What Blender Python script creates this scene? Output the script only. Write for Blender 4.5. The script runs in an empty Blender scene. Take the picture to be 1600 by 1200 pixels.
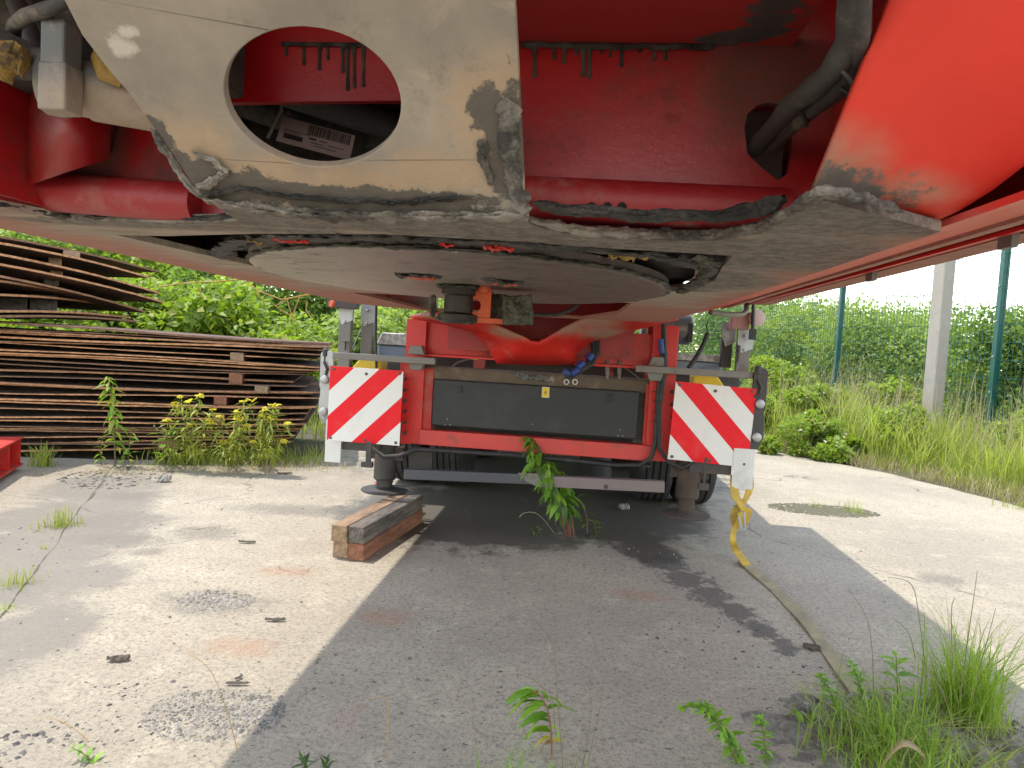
import bpy, math, random
import numpy as np
from mathutils import Vector, Matrix, noise, geometry
random.seed(7); rng = np.random.default_rng(7)
S = bpy.context.scene
COL = S.collection
PI = math.pi

# ------------------------------------------------------------------ camera
F = 1040.0; CAMH = 1.07; CAMD = 0.89; K_SET = CAMH/CAMD   # the setting is drawn up in units of 1/K_SET m and converted to metres at the end
PITCH = math.radians(3.14); ROLL = math.radians(3.3)
fwd = Vector((0, math.cos(PITCH), -math.sin(PITCH)))
up0 = Vector((0, math.sin(PITCH), math.cos(PITCH))); r0 = Vector((1, 0, 0))
camR = r0*math.cos(ROLL)+up0*math.sin(ROLL); camU = up0*math.cos(ROLL)-r0*math.sin(ROLL)
cd = bpy.data.cameras.new('camera'); cam = bpy.data.objects.new('camera', cd); COL.objects.link(cam)
cam.matrix_world = Matrix(((camR.x, camU.x, -fwd.x, 0), (camR.y, camU.y, -fwd.y, 0), (camR.z, camU.z, -fwd.z, CAMH), (0, 0, 0, 1)))
cd.sensor_width = 36; cd.lens = F/1600*36; cd.clip_start = 0.02; cd.clip_end = 3000
S.camera = cam
# ------------------------------------------------------------------ light
sun_dir = Vector((-0.32, 0.08, 1)).normalized()
w = bpy.data.worlds.new('World'); S.world = w; w.use_nodes = True
nt = w.node_tree; nt.nodes.clear()
sky = nt.nodes.new('ShaderNodeTexSky'); sky.sky_type = 'NISHITA'; sky.sun_disc = False
sky.sun_elevation = math.asin(sun_dir.z); sky.sun_rotation = math.atan2(sun_dir.x, sun_dir.y)
sky.air_density = 1.0; sky.dust_density = 0.1; sky.ozone_density = 1.0
bg = nt.nodes.new('ShaderNodeBackground'); bg.inputs[1].default_value = 0.15
wo = nt.nodes.new('ShaderNodeOutputWorld'); hs = nt.nodes.new('ShaderNodeHueSaturation'); hs.inputs['Saturation'].default_value = 0.75
wb = nt.nodes.new('ShaderNodeMix'); wb.data_type = 'RGBA'; wb.blend_type = 'MULTIPLY'; wb.inputs[0].default_value = 1; wb.inputs[7].default_value = (1.0, 0.905, 0.77, 1)
nt.links.new(sky.outputs[0], hs.inputs['Color']); nt.links.new(hs.outputs[0], wb.inputs[6]); nt.links.new(wb.outputs[2], bg.inputs[0]); nt.links.new(bg.outputs[0], wo.inputs[0])
sl = bpy.data.lights.new('sun', 'SUN'); so = bpy.data.objects.new('sun', sl); COL.objects.link(so)
sl.energy = 1.0; sl.angle = math.radians(0.8); sl.color = (1, 0.955, 0.88)
so.rotation_euler = sun_dir.to_track_quat('Z', 'Y').to_euler()
S.view_settings.view_transform = 'Standard'; S.view_settings.look = 'None'
S.view_settings.exposure = 2.32; S.view_settings.gamma = 1; S.view_settings.use_curve_mapping = False

# ------------------------------------------------------------------ placement helpers (design coordinates)
YAW = math.radians(-5.5)
TR = Matrix.Translation((-0.196, 0, 0)) @ Matrix.Rotation(YAW, 4, 'Z'); TRI = TR.inverted()
def ray(px, py):
    return (fwd*F + camR*(px-800) + camU*(600-py)).normalized()
def hit(o, d, n, p):
    t = (p-o).dot(n)/d.dot(n); return o+d*t
def W(px, py, x=None, y=None, z=None):
    o = Vector((0, 0, CAMD)); d = ray(px, py)
    if z is not None: return hit(o, d, Vector((0, 0, 1)), Vector((0, 0, z)))
    if y is not None: return hit(o, d, Vector((0, 1, 0)), Vector((0, y, 0)))
    return hit(o, d, Vector((1, 0, 0)), Vector((x, 0, 0)))
LO = TRI @ Vector((0, 0, CAMH))
def L(px, py, u=None, v=None, z=None, plane=None):
    d = (TRI.to_3x3() @ ray(px, py))
    if plane: return hit(LO, d, plane[0], plane[1])
    if z is not None: return hit(LO, d, Vector((0, 0, 1)), Vector((0, 0, z)))
    if v is not None: return hit(LO, d, Vector((0, 1, 0)), Vector((0, v, 0)))
    return hit(LO, d, Vector((1, 0, 0)), Vector((u, 0, 0)))

# ------------------------------------------------------------------ mesh builder
class MB:
    def __init__(s): s.v = []; s.f = []; s.m = []
    def add(s, vs, fs, mi=0):
        b = len(s.v); s.v += [tuple(x) for x in vs]; s.f += [tuple(i+b for i in f) for f in fs]; s.m += [mi]*len(fs); return s
    def box(s, c, d, rot=None, mi=0):
        x, y, z = d[0]/2, d[1]/2, d[2]/2
        vs = [Vector((i*x, j*y, k*z)) for k in (-1, 1) for j in (-1, 1) for i in (-1, 1)]
        if rot is not None: vs = [rot @ q for q in vs]
        c = Vector(c)
        return s.add([q+c for q in vs], [(0, 2, 3, 1), (4, 5, 7, 6), (0, 1, 5, 4), (2, 6, 7, 3), (0, 4, 6, 2), (1, 3, 7, 5)], mi)
    def bx(s, a, b, mi=0):
        return s.box([(a[i]+b[i])/2 for i in range(3)], [abs(b[i]-a[i]) for i in range(3)], None, mi)
    def tube(s, pts, r, n=10, cap=True, mi=0, flat=1.0):
        pts = [Vector(p) for p in pts]; rs = r if isinstance(r, (list, tuple)) else [r]*len(pts)
        ref = None; rings = []; vs = []
        for i, p in enumerate(pts):
            t = (pts[min(i+1, len(pts)-1)]-pts[max(i-1, 0)]).normalized()
            if ref is None: ref = t.orthogonal().normalized()
            ref = (ref-t*ref.dot(t)).normalized(); b = t.cross(ref)
            for k in range(n):
                a = 2*PI*k/n; vs.append(p+(ref*math.cos(a)+b*math.sin(a)*flat)*rs[i])
        fs = []
        for i in range(len(pts)-1):
            for k in range(n):
                fs.append((i*n+k, i*n+(k+1) % n, (i+1)*n+(k+1) % n, (i+1)*n+k))
        if cap: fs += [tuple(range(n))[::-1], tuple((len(pts)-1)*n+k for k in range(n))]
        return s.add(vs, fs, mi)
    def cyl(s, a, b, r, n=24, mi=0): return s.tube([a, b], r, n, True, mi)
    def lathe(s, c, prof, axis=Vector((0, 0, 1)), n=32, mi=0):
        c = Vector(c); q = Vector((0, 0, 1)).rotation_difference(axis); vs = []; fs = []
        for (r, h) in prof:
            for k in range(n):
                a = 2*PI*k/n; vs.append(c+q @ Vector((r*math.cos(a), r*math.sin(a), h)))
        for i in range(len(prof)-1):
            for k in range(n): fs.append((i*n+k, i*n+(k+1) % n, (i+1)*n+(k+1) % n, (i+1)*n+k))
        fs += [tuple(range(n))[::-1], tuple((len(prof)-1)*n+k for k in range(n))]
        return s.add(vs, fs, mi)
    def plate(s, outer, holes, th, mi=0):   # polygon in 3D with holes, extruded by vector th
        loops = [[Vector(p) for p in outer]]+[[Vector(p) for p in h] for h in holes]
        tris = geometry.tessellate_polygon(loops); flat = [p for l in loops for p in l]; n = len(flat)
        th = Vector(th); vs = flat+[p+th for p in flat]; fs = []
        for t in tris: fs.append(tuple(t)); fs.append(tuple(i+n for i in t[::-1]))
        b = 0
        for l in loops:
            m = len(l)
            for i in range(m): a, c = b+i, b+(i+1) % m; fs.append((a, c, c+n, a+n))
            b += m
        return s.add(vs, fs, mi)
    def sheet(s, rows, mi=0):
        n = len(rows[0]); vs = [p for r in rows for p in r]; fs = []
        for i in range(len(rows)-1):
            for k in range(n-1): fs.append((i*n+k, i*n+k+1, (i+1)*n+k+1, (i+1)*n+k))
        return s.add(vs, fs, mi)

def fix_normals(me):
    import bmesh
    b = bmesh.new(); b.from_mesh(me); bmesh.ops.recalc_face_normals(b, faces=b.faces); b.to_mesh(me); b.free()

def obj(name, mb, mats, parent=None, smooth=False, bevel=0, solid=0, label=None, cat=None, group=None, kind=None, norm=True):
    me = bpy.data.meshes.new(name)
    me.from_pydata([tuple(v) for v in mb.v], [], mb.f)
    if norm: fix_normals(me)
    mats = mats if isinstance(mats, (list, tuple)) else [mats]
    for m in mats: me.materials.append(m)
    if len(mats) > 1: me.polygons.foreach_set('material_index', mb.m)
    if smooth:
        me.polygons.foreach_set('use_smooth', [True]*len(me.polygons))
        me.set_sharp_from_angle(angle=math.radians(40))
    o = bpy.data.objects.new(name, me); COL.objects.link(o); o.parent = parent
    if solid: m = o.modifiers.new('s', 'SOLIDIFY'); m.thickness = solid; m.offset = 0
    if bevel: m = o.modifiers.new('b', 'BEVEL'); m.width = bevel; m.segments = 2; m.limit_method = 'ANGLE'
    props(o, label, cat, group, kind); return o
def props(o, label=None, cat=None, group=None, kind=None):
    if label: o['label'] = label
    if cat: o['category'] = cat
    if group: o['group'] = group
    if kind: o['kind'] = kind
def thing(name, label, cat, loc=(0, 0, 0), rz=0, group=None):
    o = bpy.data.objects.new(name, None); COL.objects.link(o); o.location = loc; o.rotation_euler = (0, 0, rz)
    o.empty_display_size = 0.1; props(o, label, cat, group); return o
def arr_obj(name, V, Fc, mat, parent=None, **k):
    me = bpy.data.meshes.new(name); V = np.asarray(V, dtype=np.float32); Fc = np.asarray(Fc, dtype=np.int32)
    n, q = Fc.shape; me.vertices.add(len(V)); me.vertices.foreach_set('co', V.ravel())
    me.loops.add(n*q); me.loops.foreach_set('vertex_index', Fc.ravel()); me.polygons.add(n)
    me.polygons.foreach_set('loop_start', np.arange(n, dtype=np.int32)*q); me.update(calc_edges=True)
    me.materials.append(mat); o = bpy.data.objects.new(name, me); COL.objects.link(o); o.parent = parent
    props(o, **k); return o

# ------------------------------------------------------------------ material helpers
class M:
    def __init__(s, name):
        s.m = bpy.data.materials.new(name); s.m.use_nodes = True; s.nt = s.m.node_tree
        s.b = s.nt.nodes['Principled BSDF']; s.out = s.nt.nodes['Material Output']; s._co = None
    def n(s, t, **k):
        x = s.nt.nodes.new(t)
        for a, b in k.items(): setattr(x, a, b)
        return x
    def lk(s, a, b): s.nt.links.new(a, b)
    def set(s, inp, val):
        if hasattr(val, 'is_output') or isinstance(val, bpy.types.NodeSocket): s.lk(val, inp)
        else: inp.default_value = val
    @property
    def co(s):
        if s._co is None: s._co = s.n('ShaderNodeTexCoord').outputs['Object']
        return s._co
    def noise(s, scale, detail=6, rough=0.6, dist=0.0, co=None, stretch=None):
        x = s.n('ShaderNodeTexNoise'); x.inputs['Scale'].default_value = scale; x.inputs['Detail'].default_value = detail
        x.inputs['Roughness'].default_value = rough; x.inputs['Distortion'].default_value = dist
        c = co or s.co
        if stretch:
            mp = s.n('ShaderNodeMapping'); mp.inputs['Scale'].default_value = stretch; s.lk(c, mp.inputs[0]); c = mp.outputs[0]
        s.lk(c, x.inputs['Vector']); return x.outputs['Fac']
    def voro(s, scale, feature='F1', rnd=1.0, out='Distance'):
        x = s.n('ShaderNodeTexVoronoi'); x.feature = feature; x.inputs['Scale'].default_value = scale; x.inputs['Randomness'].default_value = rnd
        s.lk(s.co, x.inputs['Vector']); return x.outputs[out]
    def mr(s, v, a, b, c=0.0, d=1.0, smooth=True):
        x = s.n('ShaderNodeMapRange'); x.interpolation_type = 'SMOOTHSTEP' if smooth else 'LINEAR'
        s.set(x.inputs[0], v); x.inputs[1].default_value = a; x.inputs[2].default_value = b; x.inputs[3].default_value = c; x.inputs[4].default_value = d
        return x.outputs[0]
    def ma(s, op, a, b=0.0):
        x = s.n('ShaderNodeMath', operation=op); s.set(x.inputs[0], a); s.set(x.inputs[1], b); return x.outputs[0]
    def vm(s, op, a, b=(0, 0, 0)):
        x = s.n('ShaderNodeVectorMath', operation=op); s.set(x.inputs[0], a); s.set(x.inputs[1], b); return x
    def mix(s, f, a, b, mode='MIX'):
        x = s.n('ShaderNodeMix', data_type='RGBA', blend_type=mode)
        s.set(x.inputs[0], f)
        for i, c in ((6, a), (7, b)): s.set(x.inputs[i], c if isinstance(c, bpy.types.NodeSocket) else (*c, 1))
        return x.outputs[2]
    def blobs(s, lst, amp=0.5, scale=8, edge=0.35):
        nz = s.mr(s.ma('ADD', s.ma('MULTIPLY', s.noise(scale, 8, 0.7), .7), s.ma('MULTIPLY', s.noise(scale*3.7, 8, 0.75), .3)), 0.27, 0.73, -amp, amp, False); acc = None
        for (c, r) in lst:
            d = s.vm('SUBTRACT', s.co, tuple(c)).outputs[0]
            d = s.vm('DIVIDE', d, tuple(r)).outputs[0]
            l = s.vm('LENGTH', d).outputs['Value']
            l = s.ma('ADD', l, nz); k = s.mr(l, 1.0+edge, 1.0-edge)
            acc = k if acc is None else s.ma('MAXIMUM', acc, k)
        return acc
    def bump(s, h, strength=0.3, dist=0.01):
        x = s.n('ShaderNodeBump'); x.inputs['Strength'].default_value = strength; x.inputs['Distance'].default_value = dist
        s.lk(h, x.inputs['Height']); s.lk(x.outputs[0], s.b.inputs['Normal'])
    def fin(s, col, rough=0.6, metal=0.0, spec=None):
        s.set(s.b.inputs['Base Color'], col if isinstance(col, bpy.types.NodeSocket) else (*col, 1))
        s.set(s.b.inputs['Roughness'], rough); s.set(s.b.inputs['Metallic'], metal)
        if spec is not None: s.b.inputs['Specular IOR Level'].default_value = spec
        return s.m

def painted(name, base, dirt=(0.22, 0.17, 0.13), amt=0.4, scale=3, rough=0.42, var=0.25, bump=0.12, metal=0, grease=None, dust=None, gcol=(0.018, 0.016, 0.014), dcol=(0.33, 0.245, 0.175)):
    m = M(name)
    big = m.mr(m.noise(scale, 8, 0.7), 0.45, 0.75); fine = m.noise(scale*18, 8, 0.75)
    d = m.ma('MULTIPLY', m.mr(m.ma('ADD', m.ma('MULTIPLY', big, 0.7), m.ma('MULTIPLY', fine, 0.6)), 0.35, 1.0), amt)
    dark = tuple(c*(1-var) for c in base)
    c = m.mix(m.noise(scale*2.3, 5), dark, base)
    c = m.mix(d, c, dirt)
    r = m.mr(d, 0, 0.6, rough, min(1, rough+0.35))
    scr = m.mr(m.noise(scale*6, 6, 0.8, 1.5, stretch=(1, 1, 6)), 0.70, 0.74); c = m.mix(m.ma('MULTIPLY', scr, 0.35), c, tuple(min(1, b*0.5+0.08) for b in base))
    if dust:
        k = m.blobs(dust, 0.35, 7, 0.6); c = m.mix(m.ma('MULTIPLY', k, m.mr(fine, 0.2, 0.7, 0.55, 1.0)), c, dcol); r = m.ma('MAXIMUM', r, m.ma('MULTIPLY', k, 0.85))
    h = fine
    if grease:
        g = m.blobs(grease, 0.8, 40, 0.2); c = m.mix(g, c, m.mix(m.noise(30, 8, 0.8), gcol, tuple(q*4+0.04 for q in gcol)))
        r = m.mix(g, (0.7,)*3, (0.55,)*3); h = m.ma('ADD', m.ma('MULTIPLY', fine, 0.4), m.ma('MULTIPLY', g, m.noise(22, 8, 0.7)))
    m.bump(h, bump, 0.012); return m.fin(c, r, metal)

def leafmat(name, a, b, trans=0.35, yellow=None, dead=None):
    m = M(name); gi = m.n('ShaderNodeNewGeometry'); oi = m.n('ShaderNodeObjectInfo')
    rnd = m.ma('FRACT', m.ma('ADD', gi.outputs['Random Per Island'], oi.outputs['Random']))
    c = m.mix(rnd, a, b)
    if yellow: c = m.mix(m.mr(m.ma('FRACT', m.ma('MULTIPLY', rnd, 7.31)), 0.82, 0.95), c, yellow)
    if dead: c = m.mix(m.mr(m.ma('FRACT', m.ma('MULTIPLY', rnd, 13.7)), 0.9, 0.93), c, dead)
    c = m.mix(m.mr(m.noise(45, 3), 0.3, 0.7, 0, 0.35), c, tuple(x*0.6 for x in a))
    m.fin(c, 0.5); t = m.n('ShaderNodeBsdfTranslucent'); m.lk(m.mix(0.5, c, (b[0]*1.5, b[1]*1.6, b[2]*0.6)), t.inputs[0])
    ms = m.n('ShaderNodeMixShader'); ms.inputs[0].default_value = trans
    m.lk(m.b.outputs[0], ms.inputs[1]); m.lk(t.outputs[0], ms.inputs[2]); m.lk(ms.outputs[0], m.out.inputs[0]); return m.m

RED = (0.62, 0.014, 0.010); GZ = 1.23
INC = (Vector((0, 1, 1)).normalized(), Vector((0, 0.79, GZ)))     # the upswept plates: 45 degrees
def LI(px, py): return L(px, py, plane=INC)
def gp(px, py): return L(px, py, z=GZ)

MT = {}
MT['red'] = painted('red_paint', RED, amt=0.35)
MT['red_dusty'] = painted('dusty_red_paint', (0.50, 0.03, 0.02), dirt=(0.30, 0.20, 0.15), amt=0.75, scale=4, rough=0.6)
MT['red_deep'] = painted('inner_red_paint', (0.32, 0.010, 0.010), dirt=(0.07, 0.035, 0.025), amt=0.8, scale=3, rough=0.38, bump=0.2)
MT['steel'] = painted('grey_steel', (0.20, 0.185, 0.165), dirt=(0.13, 0.09, 0.06), amt=0.6, scale=6, rough=0.6, metal=0.2)
MT['steel_dark'] = painted('dark_steel', (0.055, 0.05, 0.047), dirt=(0.15, 0.11, 0.08), amt=0.55, scale=6, rough=0.6, metal=0.2)
MT['galv'] = painted('galvanised', (0.42, 0.42, 0.41), dirt=(0.2, 0.17, 0.14), amt=0.5, scale=8, rough=0.5, metal=0.5)
MT['white'] = painted('white_plate', (0.66, 0.65, 0.62), dirt=(0.35, 0.32, 0.28), amt=0.35, scale=5, rough=0.5)
MT['brown_tube'] = painted('muddy_brown_steel', (0.12, 0.085, 0.06), dirt=(0.26, 0.20, 0.14), amt=0.7, scale=5, rough=0.8)
MT['lid'] = painted('black_plastic', (0.018, 0.018, 0.019), dirt=(0.09, 0.085, 0.08), amt=0.35, scale=3, rough=0.55, bump=0.1)
MT['black'] = painted('black_rubber', (0.02, 0.02, 0.02), dirt=(0.12, 0.10, 0.08), amt=0.35, scale=9, rough=0.6)
MT['hose'] = painted('dusty_hose', (0.045, 0.042, 0.038), dirt=(0.26, 0.21, 0.165), amt=0.75, scale=10, rough=0.7)
MT['tyre'] = painted('tyre_rubber', (0.028, 0.028, 0.028), dirt=(0.16, 0.13, 0.10), amt=0.5, scale=5, rough=0.85)
MT['yellow'] = painted('yellow_plastic', (0.72, 0.50, 0.02), dirt=(0.3, 0.25, 0.15), amt=0.3, rough=0.45)
MT['bluegrey'] = painted('blue_grey_paint', (0.17, 0.22, 0.30), dirt=(0.3, 0.28, 0.25), amt=0.4, rough=0.45)
MT['blue'] = painted('blue_tape', (0.02, 0.045, 0.22), dirt=(0.1, 0.1, 0.12), amt=0.5, scale=20, rough=0.5)
MT['orange'] = painted('orange_primer', (0.62, 0.10, 0.03), dirt=(0.35, 0.12, 0.06), amt=0.5, scale=25, rough=0.6)
MT['oily_yellow'] = painted('oily_yellow_grease', (0.42, 0.25, 0.05), dirt=(0.03, 0.025, 0.02), amt=1.0, scale=22, rough=0.3, bump=0.5)
MT['rustpad'] = painted('rust_steel', (0.085, 0.062, 0.048), dirt=(0.17, 0.09, 0.05), amt=0.6, scale=12, rough=0.8, bump=0.4)
MT['hole'] = M('hole_shade_black').fin((0.004, 0.004, 0.004), 0.9)  # flat black that paints the shade inside the bolt holes
def grease_m(name, a, b, wet=0.35, sc=30, bs=0.8):
    m = M(name); n1 = m.noise(sc, 10, 0.78); n2 = m.noise(sc*0.25, 6, 0.6)
    c = m.mix(m.mr(m.ma('ADD', m.ma('MULTIPLY', n1, 0.6), m.ma('MULTIPLY', n2, 0.5)), 0.42, 0.72), a, b)
    m.bump(m.noise(sc*1.5, 10, 0.8), bs, 0.012); return m.fin(c, m.mr(n1, 0.3, 0.7, wet, wet+0.4))
MT['grease'] = grease_m('black_grease', (0.008, 0.007, 0.006), (0.11, 0.095, 0.08))
MT['grease_grey'] = grease_m('dusty_grease', (0.05, 0.043, 0.036), (0.36, 0.31, 0.26), 0.6, 34)
MT['grease_green'] = grease_m('crusted_grease', (0.012, 0.011, 0.008), (0.17, 0.16, 0.115), 0.4, 110)

# ------------------------------------------------------------------ ground
def ground_materials():
    m = M('soil_and_turf'); c = m.mix(m.mr(m.noise(0.6, 6), 0.4, 0.6), (0.075, 0.085, 0.03), (0.15, 0.12, 0.08))
    c = m.mix(m.mr(m.noise(40, 8, 0.8), 0.4, 0.7), c, (0.22, 0.18, 0.13)); m.bump(m.noise(30, 10, 0.8), 0.8, 0.05); MT['soil'] = m.fin(c, 0.95)
    m = M('old_concrete')
    big = m.noise(0.9, 8, 0.65); mid = m.noise(5, 8, 0.7); fine = m.noise(60, 10, 0.75); grit = m.noise(260, 4, 0.8)
    c = m.mix(m.mr(big, 0.35, 0.65), (0.32, 0.275, 0.225), (0.42, 0.365, 0.290))
    c = m.mix(m.mr(mid, 0.52, 0.72, 0, 0.75), c, (0.52, 0.455, 0.36))            # laitance left between worn patches
    c = m.mix(m.mr(m.noise(3.1, 9, 0.75, 0.6), 0.56, 0.68, 0, 0.6), c, (0.245, 0.215, 0.19))
    c = m.mix(m.mr(m.noise(1.7, 4, 0.6, 1.0), 0.60, 0.75, 0, 0.45), c, (0.40, 0.28, 0.24))  # pinkish cast
    c = m.mix(m.mr(fine, 0.48, 0.60, 0, 0.75), c, (0.20, 0.173, 0.145)); f2 = m.noise(22, 12, 0.85, .4); c = m.mix(m.mr(f2, 0.54, 0.62, 0, 0.6), c, (0.17, 0.148, 0.125)); c = m.mix(m.mr(f2, 0.44, 0.36, 0, 0.6), c, (0.54, 0.48, 0.39)); sp = m.noise(130, 8, 0.85); c = m.mix(m.mr(sp, 0.54, 0.60, 0, 0.85), c, (0.12, 0.105, 0.09)); c = m.mix(m.mr(sp, 0.44, 0.36, 0, 0.6), c, (0.56, 0.51, 0.44)); dt = m.noise(38, 3, 0.5, 0, stretch=(1, 1.6, 1)); c = m.mix(m.mr(dt, 0.665, 0.69, 0, 0.9), c, (0.06, 0.055, 0.05))
    c = m.mix(m.mr(grit, 0.62, 0.72, 0, 0.6), c, (0.11, 0.10, 0.09)); c = m.mix(m.mr(grit, 0.38, 0.28, 0, 0.5), c, (0.56, 0.52, 0.46))
    pit = m.mr(m.voro(34), 0.10, 0.05); pm = m.mr(m.noise(4.3, 4), 0.52, 0.62); pit = m.ma('MULTIPLY', pit, pm)
    c = m.mix(m.ma('MULTIPLY', pit, 0.8), c, (0.07, 0.062, 0.055))
    crk = m.n('ShaderNodeTexVoronoi'); crk.feature = 'DISTANCE_TO_EDGE'; crk.inputs['Scale'].default_value = 0.42
    wv = m.vm('ADD', m.co, m.vm('SCALE', m.n('ShaderNodeTexNoise').outputs['Color']).outputs[0]).outputs[0]
    nn = m.n('ShaderNodeTexNoise'); nn.inputs['Scale'].default_value = 3; nn.inputs['Detail'].default_value = 8; m.lk(m.co, nn.inputs['Vector'])
    sc_ = m.n('ShaderNodeVectorMath', operation='SCALE'); m.lk(nn.outputs['Color'], sc_.inputs[0]); sc_.inputs['Scale'].default_value = 0.35
    m.lk(m.vm('ADD', m.co, sc_.outputs[0]).outputs[0], crk.inputs['Vector'])
    ck = m.ma('MULTIPLY', m.mr(crk.outputs['Distance'], 0.0035, 0.0012), m.mr(m.noise(1.3, 3), 0.48, 0.60))
    c = m.mix(m.ma('MULTIPLY', ck, 0.7), c, (0.09, 0.08, 0.07))
    def st(px, py, rx, ry): p = W(px, py, z=0)*K_SET; return ((p.x, p.y, 0), (rx*K_SET, ry*K_SET, 5))
    oil = m.blobs([st(740, 800, .62, .62), st(960, 800, .5, .55), st(1010, 858, .14, .22), st(880, 765, .9, .5), st(900, 810, .5, .3), st(640, 790, .3, .35), st(760, 835, .5, .2), st(960, 835, .3, .16), st(620, 800, .3, .3), st(850, 735, 1.3, .8)], 0.6, 7, 0.22)  # oil stain, spread wide to also paint the shade under the trailer
    strk_ = m.blobs([st(1040, 880, .10, .12), st(1075, 905, .09, .12), st(1110, 930, .08, .12), st(1150, 955, .06, .10), st(1190, 985, .05, .09), st(1225, 1010, .04, .07)], 1.3, 16, 0.3)
    c = m.mix(m.ma('MULTIPLY', strk_, 0.75), c, (0.06, 0.053, 0.047))
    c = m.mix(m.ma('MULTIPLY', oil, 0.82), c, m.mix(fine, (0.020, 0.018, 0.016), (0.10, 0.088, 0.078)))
    grey = m.blobs([st(230, 862, .06, .05), st(320, 832, .14, .10), st(185, 815, .2, .16), st(180, 842, .2, .1), st(465, 797, .32, .1), st(200, 775, .12, .1), st(330, 940, .16, .10), st(1470, 905, .1, .08)], 0.8, 16, 0.5)
    c = m.mix(m.ma('MULTIPLY', m.ma('MULTIPLY', grey, 0.9), m.mr(sp, .35, .6)), c, (0.13, 0.115, 0.10))
    rust = m.blobs([st(375, 1012, .09, .06), st(600, 965, .09, .06), st(450, 893, .1, .05), st(1000, 930, .1, .05)], 0.8, 12, 0.6)
    c = m.mix(m.ma('MULTIPLY', m.ma('MULTIPLY', rust, 0.6), m.mr(f2, .35, .6)), c, (0.33, 0.17, 0.10))
    asph = m.blobs([st(60, 850, .34, .5), st(120, 800, .3, .5), st(0, 905, .3, .35), st(160, 760, .28, .35), st(30, 1000, .16, .25), st(90, 900, .25, .2)], 0.6, 5, 0.3)
    c = m.mix(m.ma('MULTIPLY', asph, 0.75), c, m.mix(m.noise(120, 6, 0.8), (0.09, 0.08, 0.07), (0.27, 0.24, 0.21)))
    h = m.ma('ADD', m.ma('MULTIPLY', fine, 0.5), m.ma('ADD', m.ma('MULTIPLY', grit, 0.35), m.ma('MULTIPLY', pit, -1.5)))
    h = m.ma('ADD', h, m.ma('MULTIPLY', ck, -2.0)); h = m.ma('ADD', h, m.ma('MULTIPLY', mid, 1.6)); m.bump(h, 0.55, 0.008)
    c = m.mix(1.0, c, (0.97, 0.95, 0.87), 'MULTIPLY')
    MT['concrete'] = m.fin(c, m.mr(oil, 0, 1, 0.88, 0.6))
    m = M('gravel_stone'); oi = m.n('ShaderNodeNewGeometry')
    MT['gravel'] = m.fin(m.mix(oi.outputs['Random Per Island'], (0.10, 0.092, 0.075), (0.34, 0.31, 0.27)), 0.9)
    m = M('dark_chip'); oi = m.n('ShaderNodeNewGeometry'); MT['chip'] = m.fin(m.mix(oi.outputs['Random Per Island'], (0.035, 0.032, 0.03), (0.12, 0.11, 0.098)), 0.85)
    m = M('bark'); MT['bark'] = m.fin(m.mix(m.noise(30, 8, 0.7, 0, stretch=(1, 6, 1)), (0.035, 0.028, 0.022), (0.13, 0.10, 0.075)), 0.9)
    m = M('moss'); MT['moss'] = m.fin(m.mix(m.noise(60, 8), (0.07, 0.065, 0.03), (0.16, 0.15, 0.10)), 0.95); 
ground_materials()
g = MB(); g.add([(-900, -900, -.014), (900, -900, -.014), (900, 900, -.014), (-900, 900, -.014)], [(0, 1, 2, 3)])
obj('ground', g, MT['soil'], kind='structure')
def irregular(pts, step=0.15, amp=0.02, seed=0):
    out = []
    for i in range(len(pts)):
        a = Vector(pts[i]); b = Vector(pts[(i+1) % len(pts)]); n = max(1, int((b-a).length/step))
        if (b-a).length > 14: n = 1
        for k in range(n):
            p = a+(b-a)*k/n
            if n > 1: p += Vector((noise.noise(p*5+Vector((seed, 0, 0))), noise.noise(p*5+Vector((0, seed+9, 0))), 0))*amp*2
            out.append((p.x, p.y, 0))
    return out
def slab(name, corners, label=None, seed=0):
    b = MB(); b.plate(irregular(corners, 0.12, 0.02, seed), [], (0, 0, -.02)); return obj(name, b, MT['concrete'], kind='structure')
e1 = W(1180, 700, z=0); e2 = W(1400, 742, z=0); e3 = W(1600, 793, z=0)
j1 = W(20, 940, z=0); j2 = W(165, 745, z=0); jd = (j2-j1).normalized()
ja = j1-jd*3.5; jb = j2+jd*0.55
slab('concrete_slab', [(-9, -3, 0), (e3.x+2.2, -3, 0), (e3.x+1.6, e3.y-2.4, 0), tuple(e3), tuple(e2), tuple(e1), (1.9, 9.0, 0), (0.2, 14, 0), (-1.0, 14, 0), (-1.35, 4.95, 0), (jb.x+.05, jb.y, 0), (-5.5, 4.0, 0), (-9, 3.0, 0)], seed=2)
b = MB(); rows = []; nj = 90
for i in range(nj+1):
    p = ja+(jb-ja)*(i/nj); n_ = Vector((-jd.y, jd.x, 0)); wj = .0005+.011*max(0, noise.noise(p*11)+.05); sh_ = .02*noise.noise(p*4+Vector((5, 0, 0)))
    rows.append([p+n_*(sh_-wj)+Vector((0, 0, .003)), p+n_*sh_+Vector((0, 0, .0035)), p+n_*(sh_+wj)+Vector((0, 0, .003))])
b.sheet(rows); obj('slab_joint', b, MT['moss'], kind='structure')

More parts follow.
